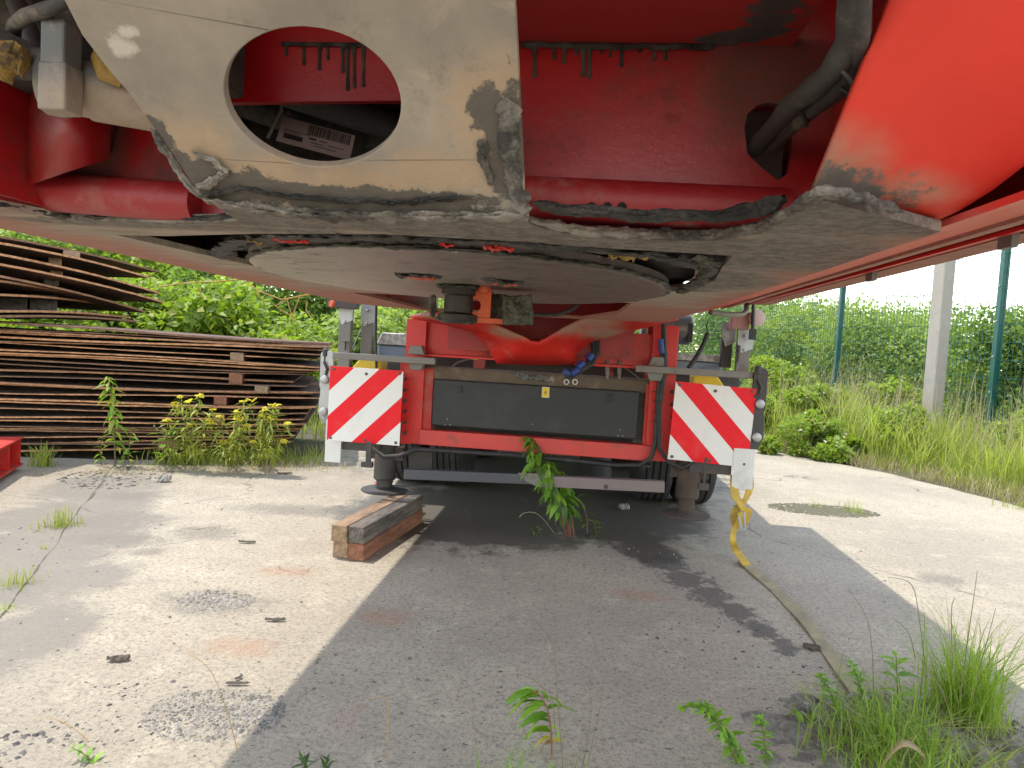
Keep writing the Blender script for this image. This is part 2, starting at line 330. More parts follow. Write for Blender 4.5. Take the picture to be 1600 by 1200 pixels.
def scatter_stones(name, cx, cy, rx, ry, n, s0, s1, mat, label, cat, zb=0.0, dens=0.5, flat=0.5):
    V = []; Fc = []
    base = np.array([(-1, -1, -.6), (1, -1, -.6), (1, 1, -.6), (-1, 1, -.6), (-.6, -.6, .7), (.7, -.5, .6), (.5, .7, .7), (-.7, .6, .6)])
    fcs = np.array([(0, 1, 5, 4), (1, 2, 6, 5), (2, 3, 7, 6), (3, 0, 4, 7), (4, 5, 6, 7)])
    r = np.random.default_rng(abs(hash((round(cx, 3), n))) % 9999)
    for i in range(n):
        a = r.random()*2*PI; q = r.random()**dens; s = s0+(s1-s0)*r.random()**2.5
        p = base*(1+r.normal(0, .22, (8, 3)))*np.array([s, s*r.uniform(.5, 1), s*flat]); t = r.random()*PI*2
        R = np.array([[math.cos(t), -math.sin(t), 0], [math.sin(t), math.cos(t), 0], [0, 0, 1]])
        p = p@R.T+np.array([cx+rx*q*math.cos(a), cy+ry*q*math.sin(a), zb+s*flat*.4]); Fc.append(fcs+8*i); V.append(p)
    return arr_obj(name, np.concatenate(V), np.concatenate(Fc), mat, label=label, cat=cat, kind='stuff')
def wz(px, py): p = W(px, py, z=0); return p.x, p.y
x, y = wz(335, 1115); scatter_stones('loose_gravel', x, y, .16, .11, 2600, .0008, .0048, MT['gravel'], 'pale loose gravel in the worn hollow at front left of the slab', 'gravel', dens=.6)
x, y = wz(400, 1110); scatter_stones('loose_gravel', x, y, .06, .09, 150, .002, .008, MT['gravel'], 'larger grey stones at the shade edge beside the gravel hollow', 'gravel')
x, y = wz(335, 938); scatter_stones('loose_gravel', x, y, .13, .09, 600, .001, .007, MT['gravel'], 'broken white gravel patch in the middle of the sunlit slab', 'gravel', dens=.7)
x, y = wz(190, 1110); scatter_stones('slate_chips', x, y, .17, .15, 170, .0012, .0062, MT['chip'], 'scattered black chips on the sunlit slab left of the gravel hollow', 'stone chips', flat=.3)
x, y = wz(15, 1170); scatter_stones('slate_chips', x, y, .05, .09, 60, .0015, .009, MT['chip'], 'small heap of black chips at the bottom left corner', 'stone chips', flat=.3)
x, y = wz(185, 745); scatter_stones('slate_chips', x, y, .28, .34, 420, .003, .014, MT['chip'], 'dark broken asphalt crumbs where the slab joint meets the plate stack', 'asphalt crumbs', flat=.25)
for (px, py, n, r_) in ((60, 850, 90, .35), (700, 780, 60, .5), (1010, 880, 60, .3), (400, 790, 110, .7), (700, 1050, 200, .5), (1300, 880, 120, .6), (1150, 1000, 90, .3), (230, 950, 160, .5)):
    x, y = wz(px, py); scatter_stones('concrete_grit', x, y, r_, r_*.8, n, .001, .006, MT['chip'] if n % 20 else MT['gravel'], 'fine grit strewn over the concrete near '+{60: 'the left joint', 700: 'the middle of the shade', 1010: 'the oil stain', 400: 'the left jack', 1300: 'the lit right side', 1150: 'the trailing strap', 230: 'the sunlit left'}[px], 'grit')
def chunk(px, py, ln, wd, th, rot, label, mat='bark', name='bark_piece', cat='bark'):
    if name == 'bark_piece': ln *= .72; wd *= .6; th *= .7
    b = MB(); n = 9; r = random.Random(int(px))
    rows = []
    for i in range(n):
        t = i/(n-1)*2-1; ww = wd*(1-abs(t)**3*.7)*(1+r.uniform(-.3, .3))
        rows.append([Vector((t*ln/2, s*ww/2+r.uniform(-1, 1)*wd*.1, th*.5*(1-s*s)*(1+r.uniform(-.4, .6))+.002+abs(r.gauss(0, th*.12)))) for s in (-1, -.5, 0, .5, 1)])
    b.sheet(rows); x, y = wz(px, py); o = obj(name, b, MT[mat], solid=.003, label=label, cat=cat); o.location = (x, y, .003); o.rotation_euler = (0, 0, rot)
chunk(386, 849, .10, .02, .014, .05, 'flat brown stick lying alone in the sun left of the timbers')
chunk(185, 1033, .075, .035, .02, .25, 'curled dark bark flake on the sunlit slab above the black chips')
chunk(430, 971, .085, .02, .012, .1, 'thin grey bark strip beside the shade edge')
chunk(370, 1071, .075, .014, .008, .1, 'dark slate like splinter just above the gravel hollow')
chunk(373, 1062, .03, .012, .006, 1.1, 'tiny dark splinter crossing the slate like one')
chunk(445, 741, .13, .05, .014, .2, 'dark flat crumb near the timber end of the plate stack')
chunk(257, 753, .07, .05, .05, 0, 'pale broken stone near the tall weed', 'gravel', 'stone', 'stone')
chunk(1268, 1014, .05, .04, .012, -.5, 'brown clod of dirt beside the trailing strap', 'bark', 'dirt_clod', 'clod')
chunk(975, 797, .06, .05, .04, 0, 'grey stone in the oily shade beside the central weed', 'gravel', 'stone', 'stone')

# ------------------------------------------------------------------ timbers under the jack
def wood(name, a, b, ends):
    m = M(name); g1 = m.noise(5, 8, 0.7, 0.4, stretch=(8, 1, 8)); c = m.mix(m.mr(g1, 0.35, 0.65), a, b)
    c = m.mix(m.mr(m.noise(3, 5), 0.5, 0.7, 0, .7), c, ends); m.bump(g1, 0.5, 0.006); return m.fin(c, 0.85)
WD = [wood('weathered_timber', (0.17, 0.105, 0.06), (0.34, 0.22, 0.13), (0.08, 0.07, 0.06)), wood('red_brown_timber', (0.15, 0.055, 0.028), (0.28, 0.12, 0.065), (0.06, 0.045, 0.035)), wood('grey_timber', (0.06, 0.05, 0.042), (0.17, 0.14, 0.115), (0.04, 0.035, 0.03))]
def rub(o): pass
# front right bottom corner and direction
tA = W(567, 879, z=0); tB = W(660, 817, z=0); td = (tB-tA).normalized(); tn = Vector((-td.y, td.x, 0))
tl = (tB-tA).length; S1 = .0705
tz = math.atan2(td.x*-1, td.y)
lab = [('red brown timber at the bottom right of the stack under the left jack', 1, 0, 0, 0), ('pale weathered timber at the bottom left of the stack under the left jack', 0, 1, 0, .045),
       ('grey ended timber at the top right of the stack under the left jack', 2, 0, 1, .0), ('orange topped timber at the top left of the stack under the left jack', 0, 1, 1, .06)]
for (lb, mi, i, k, sh) in lab:
    b = MB(); b.box((0, tl/2, S1/2), (S1-.003, tl, S1-.002)); o = obj('timber_block', b, [WD[mi]], bevel=.004, label=lb, cat='timber')
    pos = tA+tn*(S1/2+i*S1)+td*(-sh+.05*i+(.0 if k else .004)); o.location = (pos.x-.0, pos.y, k*S1+.001); o.rotation_euler = (0, 0, tz)
PAD_Z = 2*S1+.003

# ------------------------------------------------------------------ the trailer
T = thing('semi_trailer', 'red low loader trailer seen from under its greasy gooseneck with striped warning boards', 'trailer')
T.matrix_world = TR
def part(name, mb, mat, parent=T, **k): return obj(name, mb, mat, parent, **k)

# gooseneck bottom plate, ring opening and recess edges
hole_px = [(180, 367), (260, 369), (400, 365), (600, 366), (800, 377), (900, 385), (1000, 391), (1090, 396), (1145, 400), (1128, 418), (1118, 437), (1085, 452)]
hole = [gp(*p) for p in hole_px]
c_near = gp(620, 377); c_l = gp(342, 400); c_r = gp(1088, 425); c_f = gp(830, 470)
DC = Vector(((c_l.x+c_r.x)/2, (c_near.y+c_f.y)/2, GZ)); DR = (c_r.x-c_l.x)/2*.985; DE = 1.19
# far half of the ring opening follows the disc
for k in range(9):
    a = math.radians(8+k*20.5); hole.append(Vector((DC.x+(DR*1.0)*math.cos(a), DC.y+(DR*DE*.985)*math.sin(a), GZ)))
right_edge = [gp(*p) for p in ((1480, 362), (1420, 380), (1300, 417), (1242, 437), (1175, 460), (1117, 479), (1050, 500))]
UR = sum(p.x for p in right_edge[2:])/5
opn_px = [(550, 457), (612, 460), (675, 463), (837, 471), (990, 473), (965, 490), (910, 499), (880, 503), (740, 500), (675, 487)]
far_v = 3.35
near = [(0, 325), (100, 344), (175, 346), (250, 347), (330, 347), (372, 345), 'L', (826, 352), (900, 368), (1000, 374), (1060, 377), (1120, 376), (1190, 365), (1225, 345), (1262, 318), (1275, 311), (1370, 335), (1470, 362)]
NEAR = []
for p in near: NEAR += [Vector((-.27, .80, GZ)), Vector((-.1, .795, GZ)), Vector((.125, .795, GZ))] if p == 'L' else [gp(*p)]
outer = [Vector((-.85, .80, GZ)), Vector((-.85, .83, GZ))]+NEAR+[Vector((UR, .86, GZ)), Vector((UR, far_v, GZ)), Vector((-.60, far_v, GZ)), Vector((-.85, 3.0, GZ))]
opening = [gp(*p) for p in opn_px]; opening = [Vector((p.x, min(p.y, far_v-.001 if 0 else far_v-.08), GZ)) for p in opening]
TAN = (0.36, 0.285, 0.215)
def gl(px, py, rx, ry, rz=.05): p = gp(px, py); return (tuple(p), (rx, ry, rz))
m = M('gooseneck_underside')
sep = m.n('ShaderNodeSeparateXYZ'); m.lk(m.co, sep.inputs[0]); X, Y, Z = sep.outputs
fine = m.noise(45, 10, 0.8); strk = m.noise(6, 8, 0.7, 0.5, stretch=(1, 5, 1))
c = m.mix(m.mr(strk, 0.3, 0.7), (0.27, 0.205, 0.16), (0.46, 0.385, 0.30))
edge_r = m.mr(m.ma('ADD', X, m.ma('MULTIPLY', m.noise(5, 6), .3)), UR-.12+.15, UR+.02+.15); edge_l = m.mr(m.ma('ADD', X, m.ma('MULTIPLY', m.noise(4, 6), .3)), -.62+.15, -.80+.15)
pinkm = m.ma('MAXIMUM', m.ma('MAXIMUM', edge_r, edge_l), m.mr(Y, 2.0, 2.4)); c = m.mix(m.ma('MULTIPLY', pinkm, .62), c, (0.40, 0.105, 0.065))
gm = m.blobs([gl(560, 352, .5, .05), gl(1010, 385, .42, .10), gl(1190, 400, .22, .17), gl(1280, 345, .22, .10), gl(480, 335, .30, .055), gl(740, 338, .16, .05), gl(1100, 440, .12, .2), gl(250, 352, .3, .03)], .5, 9, .35)
c = m.mix(m.ma('MULTIPLY', gm, .75), c, m.mix(m.mr(fine, .35, .65), (0.05, 0.044, 0.038), (0.30, 0.26, 0.225)))
c = m.mix(m.mr(fine, .58, .75, 0, .5), c, (0.07, 0.055, 0.045)); c = m.mix(m.mr(fine, .42, .3, 0, .5), c, (0.50, 0.42, 0.34))
m.bump(m.ma('ADD', m.ma('MULTIPLY', gm, m.noise(30, 10, .8)), m.ma('MULTIPLY', fine, .35)), .75, .02); MT['under'] = m.fin(c, .78)
b = MB(); b.plate(outer, [hole, opening], (0, 0, .012)); part('gooseneck_bottom_plate', b, MT['under'])

# neck that drops from the bottom plate to the deck beam
def Ld(px, py, d): return L(px, py, v=d)
inner = [(675, 487, 3.27), (725, 497, 3.32), (777, 510, 3.42), (817, 527, 3.52), (830, 533, 3.55), (842, 534, 3.56), (854, 528, 3.54), (880, 513, 3.44), (910, 499, 3.33), (965, 490, 3.25), (1000, 474, 2.9)]
outr = [(640, 495, 3.6), (700, 507, 3.63), (738, 518, 3.66), (762, 540, 3.69), (777, 567, 3.71), (840, 569, 3.72), (895, 569, 3.71), (899, 553, 3.69), (922, 533, 3.66), (975, 518, 3.5), (1060, 498, 3.2)]
mid = [tuple((a[i]*.55+b_[i]*.45) for i in range(3)) for a, b_ in zip(inner, outr)]
def resamp(row, k=4):
    out = []
    for i in range(len(row)-1):
        for j in range(k): t = j/k; out.append(tuple(row[i][q]*(1-t)+row[i+1][q]*t for q in range(3)))
    return out+[row[-1]]
b = MB(); b.sheet([[Ld(*p) for p in resamp(r_)] for r_ in (inner, [tuple(a_*.85+o_*.15 for a_, o_ in zip(i_, q_)) for i_, q_ in zip(inner, outr)], mid, outr)])
MT['neck'] = painted('neck_paint', (0.66, 0.022, 0.014), dirt=(0.36, 0.23, 0.17), amt=.4, scale=5, rough=.45, dust=[(tuple(Ld(x_, y_, d_)), (.12, .12, .05)) for x_, y_, d_ in ((680, 490, 3.4), (930, 500, 3.35), (1000, 485, 3.2), (940, 520, 3.5), (800, 515, 3.5), (880, 512, 3.4))])
part('gooseneck_neck', b, MT['neck'], solid=.014, smooth=True)
b = MB(); a0, a1 = Ld(560, 440, 3.75), Ld(1000, 560, 3.75)
b.bx((-.55, 3.78, 1.04), (.5, 3.80, 1.54)); part('neck_inner_wall', b, MT['red_deep'])
b = MB()
for u_ in (-.62, .50): b.bx((u_-.006, 2.15, GZ+.014), (u_+.006, 3.77, 1.54))
b.bx((-.6, 2.15, GZ+.014), (.49, 2.165, 1.54)); part('inner_web', b, MT['red_deep'])
hp = [L(932, 488, v=3.0), L(870, 492, v=3.05), L(838, 492, v=3.1), L(800, 480, v=3.1)]
b = MB(); b.tube([L(905, 474, v=3.0), L(893, 484, v=3.0), L(870, 492, v=3.05), L(840, 492, v=3.1), L(800, 488, v=3.2)], .009); part('hydraulic_hose', b, MT['hose'])
# top cover and webs of the gooseneck (shade the space below)
b = MB(); b.bx((-.86, .80, 1.60), (.64, 4.6, 1.62)); b.bx((-.86, .25, 1.68), (.9, .80, 1.70)); b.bx((-.86, .80, GZ+.013), (-.84, 3.35, 1.60)); part('gooseneck_top_plate', b, MT['red_deep'])

# recess: back wall with service holes, roof plate, side web
BV = 1.0
def rr(pts): return [L(px, py, v=BV) for px, py in pts]
cable_hole = rr([(1163, 200), (1168, 178), (1182, 165), (1200, 160), (1222, 163), (1236, 180), (1238, 240), (1232, 270), (1215, 282), (1190, 262), (1168, 240)])
eye = rr([(345, 160), (640, 157), (640, 262), (345, 262)])
ztop = L(1000, 64, v=BV).z
b = MB(); b.plate([Vector((-.84, BV, GZ+.014)), Vector((.53, BV, GZ+.014)), Vector((.53, BV, ztop+.06)), Vector((-.84, BV, ztop+.06))], [cable_hole, eye], (0, .012, 0))
MT['wall'] = painted('recess_wall_shaded_red', (0.34, 0.005, 0.007), dirt=(0.05, 0.02, 0.016), amt=.8, scale=3, rough=.33, bump=.12,  # same trailer red, base and dirt tone lowered to paint in recess shade
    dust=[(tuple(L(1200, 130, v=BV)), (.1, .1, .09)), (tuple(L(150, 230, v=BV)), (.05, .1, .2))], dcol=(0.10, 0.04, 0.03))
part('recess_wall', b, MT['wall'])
b = MB(); b.bx((-.84, BV+.5, GZ+.05), (.6, BV+.51, 1.60)); part('inner_bulkhead', b, MT['steel_dark'])
zr = L(1000, 70, v=BV-.0).z
b = MB(); b.bx((L(640, 60, v=BV).x, .30, zr), (L(1238, 60, v=BV).x, BV-.002, zr+.012)); b.bx((-.83, .30, zr+.07), (L(640, 60, v=BV).x, BV-.002, zr+.08)); 
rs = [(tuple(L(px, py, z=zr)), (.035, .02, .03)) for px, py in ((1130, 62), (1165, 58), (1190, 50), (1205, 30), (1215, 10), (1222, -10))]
MT['roof'] = painted('recess_roof_shaded_red', (0.38, 0.022, 0.018), dirt=(0.20, 0.11, 0.085), amt=.7, scale=4, rough=.4, grease=rs)  # trailer red again, darkened in the colour to imitate shade in the recess
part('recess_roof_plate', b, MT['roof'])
b = MB(); b.bx((.525, .80, GZ+.10), (.535, BV-.002, 1.60)); part('side_web', b, MT['red_deep'])
# oil runs hanging from the weld line
b0 = MB(); p0 = L(815, 69, v=BV-.004); p1 = L(1115, 74, v=BV-.004)
b0.tube([p0+(p1-p0)*t/20+Vector((0, 0, random.uniform(-.002, .002))) for t in range(21)], [.0035+random.random()*.0025 for _ in range(21)], 8)
q0 = L(440, 68, v=BV-.004); q1 = L(570, 70, v=BV-.004); b0.tube([q0+(q1-q0)*t/10 for t in range(11)], .003, 8)
part('weld_seam', b0, MT['grease'], smooth=True)
for (px, y0, y1, r_) in ((835, 72, 120, .0035), (866, 72, 92, .003), (882, 72, 98, .0035), (911, 72, 118, .004), (921, 72, 121, .0035), (940, 72, 82, .0025), (953, 72, 88, .0025), (971, 72, 103, .0033), (1022, 72, 92, .003), (1040, 72, 93, .003), (1000, 72, 80, .004), (900, 72, 84, .003),
                         (448, 70, 86, .003), (475, 70, 100, .003), (500, 70, 108, .0033), (512, 70, 92, .003), (535, 70, 112, .003), (543, 70, 140, .0033), (553, 70, 136, .003), (568, 70, 134, .003)):
    b = MB(); a = L(px, y0, v=BV-.001); e = L(px+random.uniform(-1, 1), y1, v=BV-.001)
    b.tube([a, a+(e-a)*.3, a+(e-a)*.8, e, e+Vector((0, 0, -.002))], [r_*1.5, r_*.8, r_*.75, r_*1.05, r_*.3], 8, flat=1); 
    part('oil_drip', b, MT['grease'], smooth=True)
# half round stiffener with three black discs painted as the dark of holes
b = MB(); s0 = L(700, 303, v=.985); s1 = L(1228, 330, v=.985); b.tube([s0, s1], .031, 28)
MT['bar'] = painted('stiffener_paint', (0.30, 0.012, 0.015), dirt=(0.30, 0.16, 0.13), amt=.8, scale=5, rough=.5)
o = part('stiffener_tube', b, MT['bar'], smooth=True)
for px in (924, 949, 972):
    h = L(px, 323, v=.955); b = MB(); b.lathe(h+Vector((0, .001, 0)), [(.0065, -.006), (.0065, .0), (.002, .0004)], axis=Vector((0, -1, -.35)).normalized(), n=18); part('bolt_hole_shade', b, MT['hole'], parent=o, smooth=True)
b = MB(); s0 = L(-40, 290, v=.99); s1 = L(310, 318, v=.99); b.tube([s0, s1], .03, 24); part('stiffener_tube', b, MT['bar'], smooth=True)
# curved gusset in the left pocket
b = MB(); rows = []
for k in range(9):
    t = k/8; rows.append([L(20+170*t, 130+40*t, v=.99-.10*math.sin(t*PI)), L(10+180*t-(20 if k == 8 else 0), 300-60*t, v=.995-.08*math.sin(t*PI))])
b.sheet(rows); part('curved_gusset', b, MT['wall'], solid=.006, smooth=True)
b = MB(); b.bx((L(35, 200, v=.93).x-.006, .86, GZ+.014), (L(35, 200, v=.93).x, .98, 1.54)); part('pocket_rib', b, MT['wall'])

# inside the inspection hole: conduit pipes, strut and a sticker
b = MB(); b.tube([L(330, 105, v=1.12), L(480, 155, v=1.12), L(660, 212, v=1.12)], .024, 20); b.tube([L(330, 140, v=1.2), L(480, 190, v=1.2), L(660, 240, v=1.2)], .03, 20); part('conduit_pipe', b, MT['hose'], smooth=True)
b = MB(); b.tube([L(438, 150, v=1.08), L(440, 172, v=1.08), L(418, 216, v=1.08)], .003, 8); part('clamp_rod', b, MT['steel'], smooth=True)
stk = thing_parent = None
A = L(442, 182, v=1.10); B = L(555, 212, v=1.10); D = L(432, 218, v=1.08); ex = (B-A); ey = (D-A)
b = MB(); b.sheet([[A+ex*t for t in (0, 1)], [A+ex*t+ey*1.05 for t in (0, 1)]]); b.v = [tuple(v_) for v_ in b.v]
stk = part('data_sticker', b, M('sticker_paper').fin((0.34, 0.24, 0.22), .6), solid=.001)
b = MB(); nrm = ex.cross(ey).normalized(); nrm = nrm if nrm.y < 0 else -nrm
def ink(x0, y0, x1, y1): b.add([A+ex*x+ey*y+nrm*.0012 for x, y in ((x0, y0), (x1, y0), (x1, y1), (x0, y1))], [(0, 1, 2, 3)])
x = .38
while x < .95: w_ = random.choice((.006, .010, .016)); ink(x, .06, x+w_, .48); x += w_+random.choice((.007, .012))
ink(.06, .50, .42, .53); ink(.06, .60, .30, .62); ink(.08, .66, .34, .86); ink(.42, .58, .52, .66); ink(.56, .60, .66, .64); ink(.45, .75, .62, .78); ink(.68, .70, .9, .73); ink(.5, .85, .8, .88)
part('printed_bars', b, M('ink_black').fin((0.02, 0.015, 0.015), .7), parent=stk)
b = MB(); b.bx((L(345, 250, v=1.05).x, 1.04, GZ+.02), (L(640, 250, v=1.05).x, 1.06, GZ+.06)); part('inner_rail', b, MT['steel_dark'])

# upswept plate with the inspection hole
oc = LI(488, 150)
L_out = [LI(*p) for p in ((820, 331), (826, 345), (700, 345), (500, 330), (372, 322), (330, 318), (303, 292), (272, 245), (240, 200), (205, 150), (170, 110), (128, 55), (95, -10), (40, -120), (20, -260), (795, -260), (800, -60), (806, 30), (812, 150), (817, 250))]
ell = []
for k in range(56):
    a = 2*PI*k/56; ca, sa = math.cos(a)*140, math.sin(a)*107; th = math.radians(14)
    ell.append(LI(488+ca*math.cos(th)-sa*math.sin(th), 151+ca*math.sin(th)+sa*math.cos(th)))
def lgb(px, py, r1, r2=None): p = LI(px, py); return (tuple(p), (r1, (r2 or r1)*1.0, (r2 or r1)*1.0))
m = M('upswept_plate_paint')
cl = m.noise(4, 8, .65); fine = m.noise(70, 10, .75)
c = m.mix(m.mr(cl, .3, .7), (0.19, 0.155, 0.122), (0.31, 0.255, 0.198))
c = m.mix(m.mr(m.noise(9, 8, .75, .8), .52, .70, 0, .5), c, (0.38, 0.31, 0.235)); c = m.mix(m.mr(m.noise(13, 8, .8), .55, .68, 0, .55), c, (0.16, 0.12, 0.085))
halo = m.blobs([lgb(300, 245, .05), lgb(420, 280, .06, .03), lgb(560, 285, .09, .02), lgb(700, 270, .08, .025), lgb(770, 200, .05, .06), lgb(770, 170, .05)], .6, 26, .5)
c = m.mix(m.ma('MULTIPLY', halo, .5), c, (0.40, 0.25, 0.13))
gg = m.blobs([lgb(245, 215, .017, .03), lgb(285, 268, .022, .03), lgb(325, 285, .03), lgb(390, 292, .05, .022), lgb(480, 305, .06, .018), lgb(580, 308, .07, .014), lgb(690, 312, .07, .010), lgb(760, 172, .022, .022), lgb(790, 250, .022, .05), lgb(803, 190, .012, .05), lgb(600, 322, .14, .012)], .75, 38, .12)
c = m.mix(m.ma('MULTIPLY', gg, .92), c, m.mix(m.noise(24, 8, .75), (0.035, 0.029, 0.024), (0.12, 0.10, 0.082)))
wht = m.blobs([lgb(192, 72, .013, .010), lgb(200, 50, .010, .006)], .9, 60, .5); c = m.mix(m.ma('MULTIPLY', wht, .55), c, (0.62, 0.56, 0.48))
c = m.mix(m.mr(fine, .6, .75, 0, .35), c, (0.13, 0.10, 0.08))
m.bump(m.ma('ADD', m.ma('MULTIPLY', fine, .25), m.ma('MULTIPLY', gg, m.noise(28, 8, .7))), .5, .010); MT['upswept'] = m.fin(c, .72)
b = MB(); b.plate(L_out, [ell], INC[0]*.013); part('upswept_plate', b, MT['upswept'], bevel=.0015)

# right hand red bearer, bent up from the bottom plate
base_l = LI(1270, 312); base_r = UR
prof = [(.885, GZ+.020), (.86, GZ+.020), (.82, GZ+.024), (.79, GZ+.036)]
for k in range(1, 16): t = k/15*.62; prof.append((.79-t*.68, GZ+.032+t*.80))
_q = LI(1575, 262); BS = (_q.x+.01-UR)/(_q.z-GZ-.02)
def ul(z):   # left boundary follows the photographed edge
    t = (z-GZ)/.5; return L(1270, 312, z=GZ+.03).x-.01+t*.0
lpts = []
for (v_, z_) in prof:
    best = None
    for k in range(200):
        py = 345-k*2.6; px = 1250+(345-py)*.40; d = TRI.to_3x3() @ ray(px, py); tt = (v_-LO.y)/d.y; q = LO+d*tt
        e = abs(q.z-z_)
        if best is None or e < best[0]: best = (e, q.x)
    lpts.append(best[1])
rows = []
for i, (v_, z_) in enumerate(prof):
    a = lpts[i]; e = UR-.004+max(0, z_-GZ-.02)*BS; n_ = 14
    row = [Vector((a+(e-a)*k/n_, v_, z_)) for k in range(n_+1)]
    for k in range(1, 5):
        an = k/4*PI/2; row.append(Vector((e+.02*math.sin(an), v_, z_+.02*(1-math.cos(an)))))
    rows.append(row)
b = MB(); b.sheet(rows)
def bb(px, py, r1, r2=None): p = LI(px, py); return (tuple(p), (r1, r2 or r1, r2 or r1))
def lin(p, q, r, n=4): return [bb(p[0]+(q[0]-p[0])*k/(n-1), p[1]+(q[1]-p[1])*k/(n-1), r) for k in range(n)]
MT['bearer'] = painted('bearer_bounce_red', (0.70, 0.038, 0.018), dirt=(0.55, 0.17, 0.11), amt=.45, scale=4, rough=.5, dcol=(0.40, 0.20, 0.13),  # trailer red with its base raised to paint in sun bounce
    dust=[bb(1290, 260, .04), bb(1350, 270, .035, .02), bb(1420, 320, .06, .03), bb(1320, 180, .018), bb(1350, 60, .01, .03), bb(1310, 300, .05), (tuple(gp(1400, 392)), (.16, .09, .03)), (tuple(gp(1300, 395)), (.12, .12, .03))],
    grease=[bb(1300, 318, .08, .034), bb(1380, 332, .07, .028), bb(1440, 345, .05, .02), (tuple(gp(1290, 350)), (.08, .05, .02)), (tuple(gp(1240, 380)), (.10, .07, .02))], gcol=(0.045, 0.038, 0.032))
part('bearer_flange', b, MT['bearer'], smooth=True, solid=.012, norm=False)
b = MB(); b.plate([LI(1320, 120), LI(1345, 120), LI(1345, 250), LI(1290, 270), LI(1292, 200)], [], (0, .05, .05)); 
b = MB(); b.bx((.545, .84, GZ+.10), (.56, .985, 1.59)); part('bearer_web', b, MT['red'])

# outer rails on the right side
def rail(name, pts, mat, th=None):   # profile (u,z) list extruded along v with slight taper
    b = MB(); vs = [.64, .7, .8, 1.1, 1.6, 2.2, 3.0, 3.9]; rows = []
    for v_ in vs:
        rows.append([Vector((u_ if u_ < UR+.05 else LO.x+(u_-LO.x)*1.12, v_, z_ if u_ < UR+.05 else CAMH+(z_-CAMH)*1.12)) for u_, z_ in pts])
    b.sheet(rows); return part(name, b, mat, solid=.008)
rail('side_web_plate', [(UR+.012, GZ+.014), (UR+.10, GZ+.045), (UR+.30, GZ+.105)], MT['red'])
rail('outer_web', [(UR+.30, GZ+.125), (UR+.50, GZ+.36)], MT['red'])
rail('side_rail_lip', [(UR+.302, GZ+.098), (UR+.335, GZ+.103)], MT['under'])
rail('side_rail', [(UR+.32, GZ+.118), (UR+.40, GZ+.128)], MT['red'])
rail('side_rail', [(UR+.408, GZ+.118), (UR+.42, GZ+.118), (UR+.42, GZ+.15), (UR+.46, GZ+.15)], MT['red'])
rail('outer_rail_lip', [(UR+.462, GZ+.128), (UR+.53, GZ+.128), (UR+.53, GZ+.30)], MT['under'])
b = MB(); b.bx((UR, .88, 1.58), (1.27, 4.6, 1.59)); part('side_deck_plate', b, MT['red_deep'])
b = MB(); b.bx((-1.12, .6, 1.55), (-.80, 4.6, 1.57)); part('side_deck_plate', b, MT['red_deep'])  # unseen left plate, added so its shadow sets the left shade edge
for v_ in (1.6, 2.3):
    b = MB(); b.bx((UR+.53, v_, GZ+.125), (UR+.545, v_+.05, GZ+.18)); part('rail_bracket', b, MT['steel'])

# steering disc
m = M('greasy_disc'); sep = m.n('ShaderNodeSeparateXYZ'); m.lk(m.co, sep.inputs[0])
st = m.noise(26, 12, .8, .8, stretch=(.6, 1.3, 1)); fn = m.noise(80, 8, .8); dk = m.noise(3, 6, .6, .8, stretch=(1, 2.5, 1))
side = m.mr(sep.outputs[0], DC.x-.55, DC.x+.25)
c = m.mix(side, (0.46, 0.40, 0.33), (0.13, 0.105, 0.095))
c = m.mix(m.mr(dk, .50, .75, 0, .5), c, (0.17, 0.13, 0.12)); c = m.mix(m.mr(st, .53, .60, 0, .85), c, (0.03, 0.026, 0.022)); c = m.mix(m.mr(fn, .60, .66, 0, .75), c, (0.55, 0.49, 0.41))  # last mix paints fine bright flecks as sparkles of light
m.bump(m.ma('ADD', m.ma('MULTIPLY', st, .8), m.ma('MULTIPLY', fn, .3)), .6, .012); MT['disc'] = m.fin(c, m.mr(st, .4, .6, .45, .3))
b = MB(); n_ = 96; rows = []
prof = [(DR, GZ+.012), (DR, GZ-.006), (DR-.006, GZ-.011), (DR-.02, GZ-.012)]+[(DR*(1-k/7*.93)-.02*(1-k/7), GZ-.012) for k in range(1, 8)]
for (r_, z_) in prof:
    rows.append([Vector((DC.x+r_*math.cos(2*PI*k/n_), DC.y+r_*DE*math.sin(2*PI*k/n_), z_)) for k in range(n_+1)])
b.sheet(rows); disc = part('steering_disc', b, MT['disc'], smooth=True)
b = MB(); b.lathe((DC.x, DC.y, GZ+.03), [(DR*1.12, .3), (DR*1.12, 0), (.02, 0)], n=48); part('turntable_housing', b, MT['grease'])
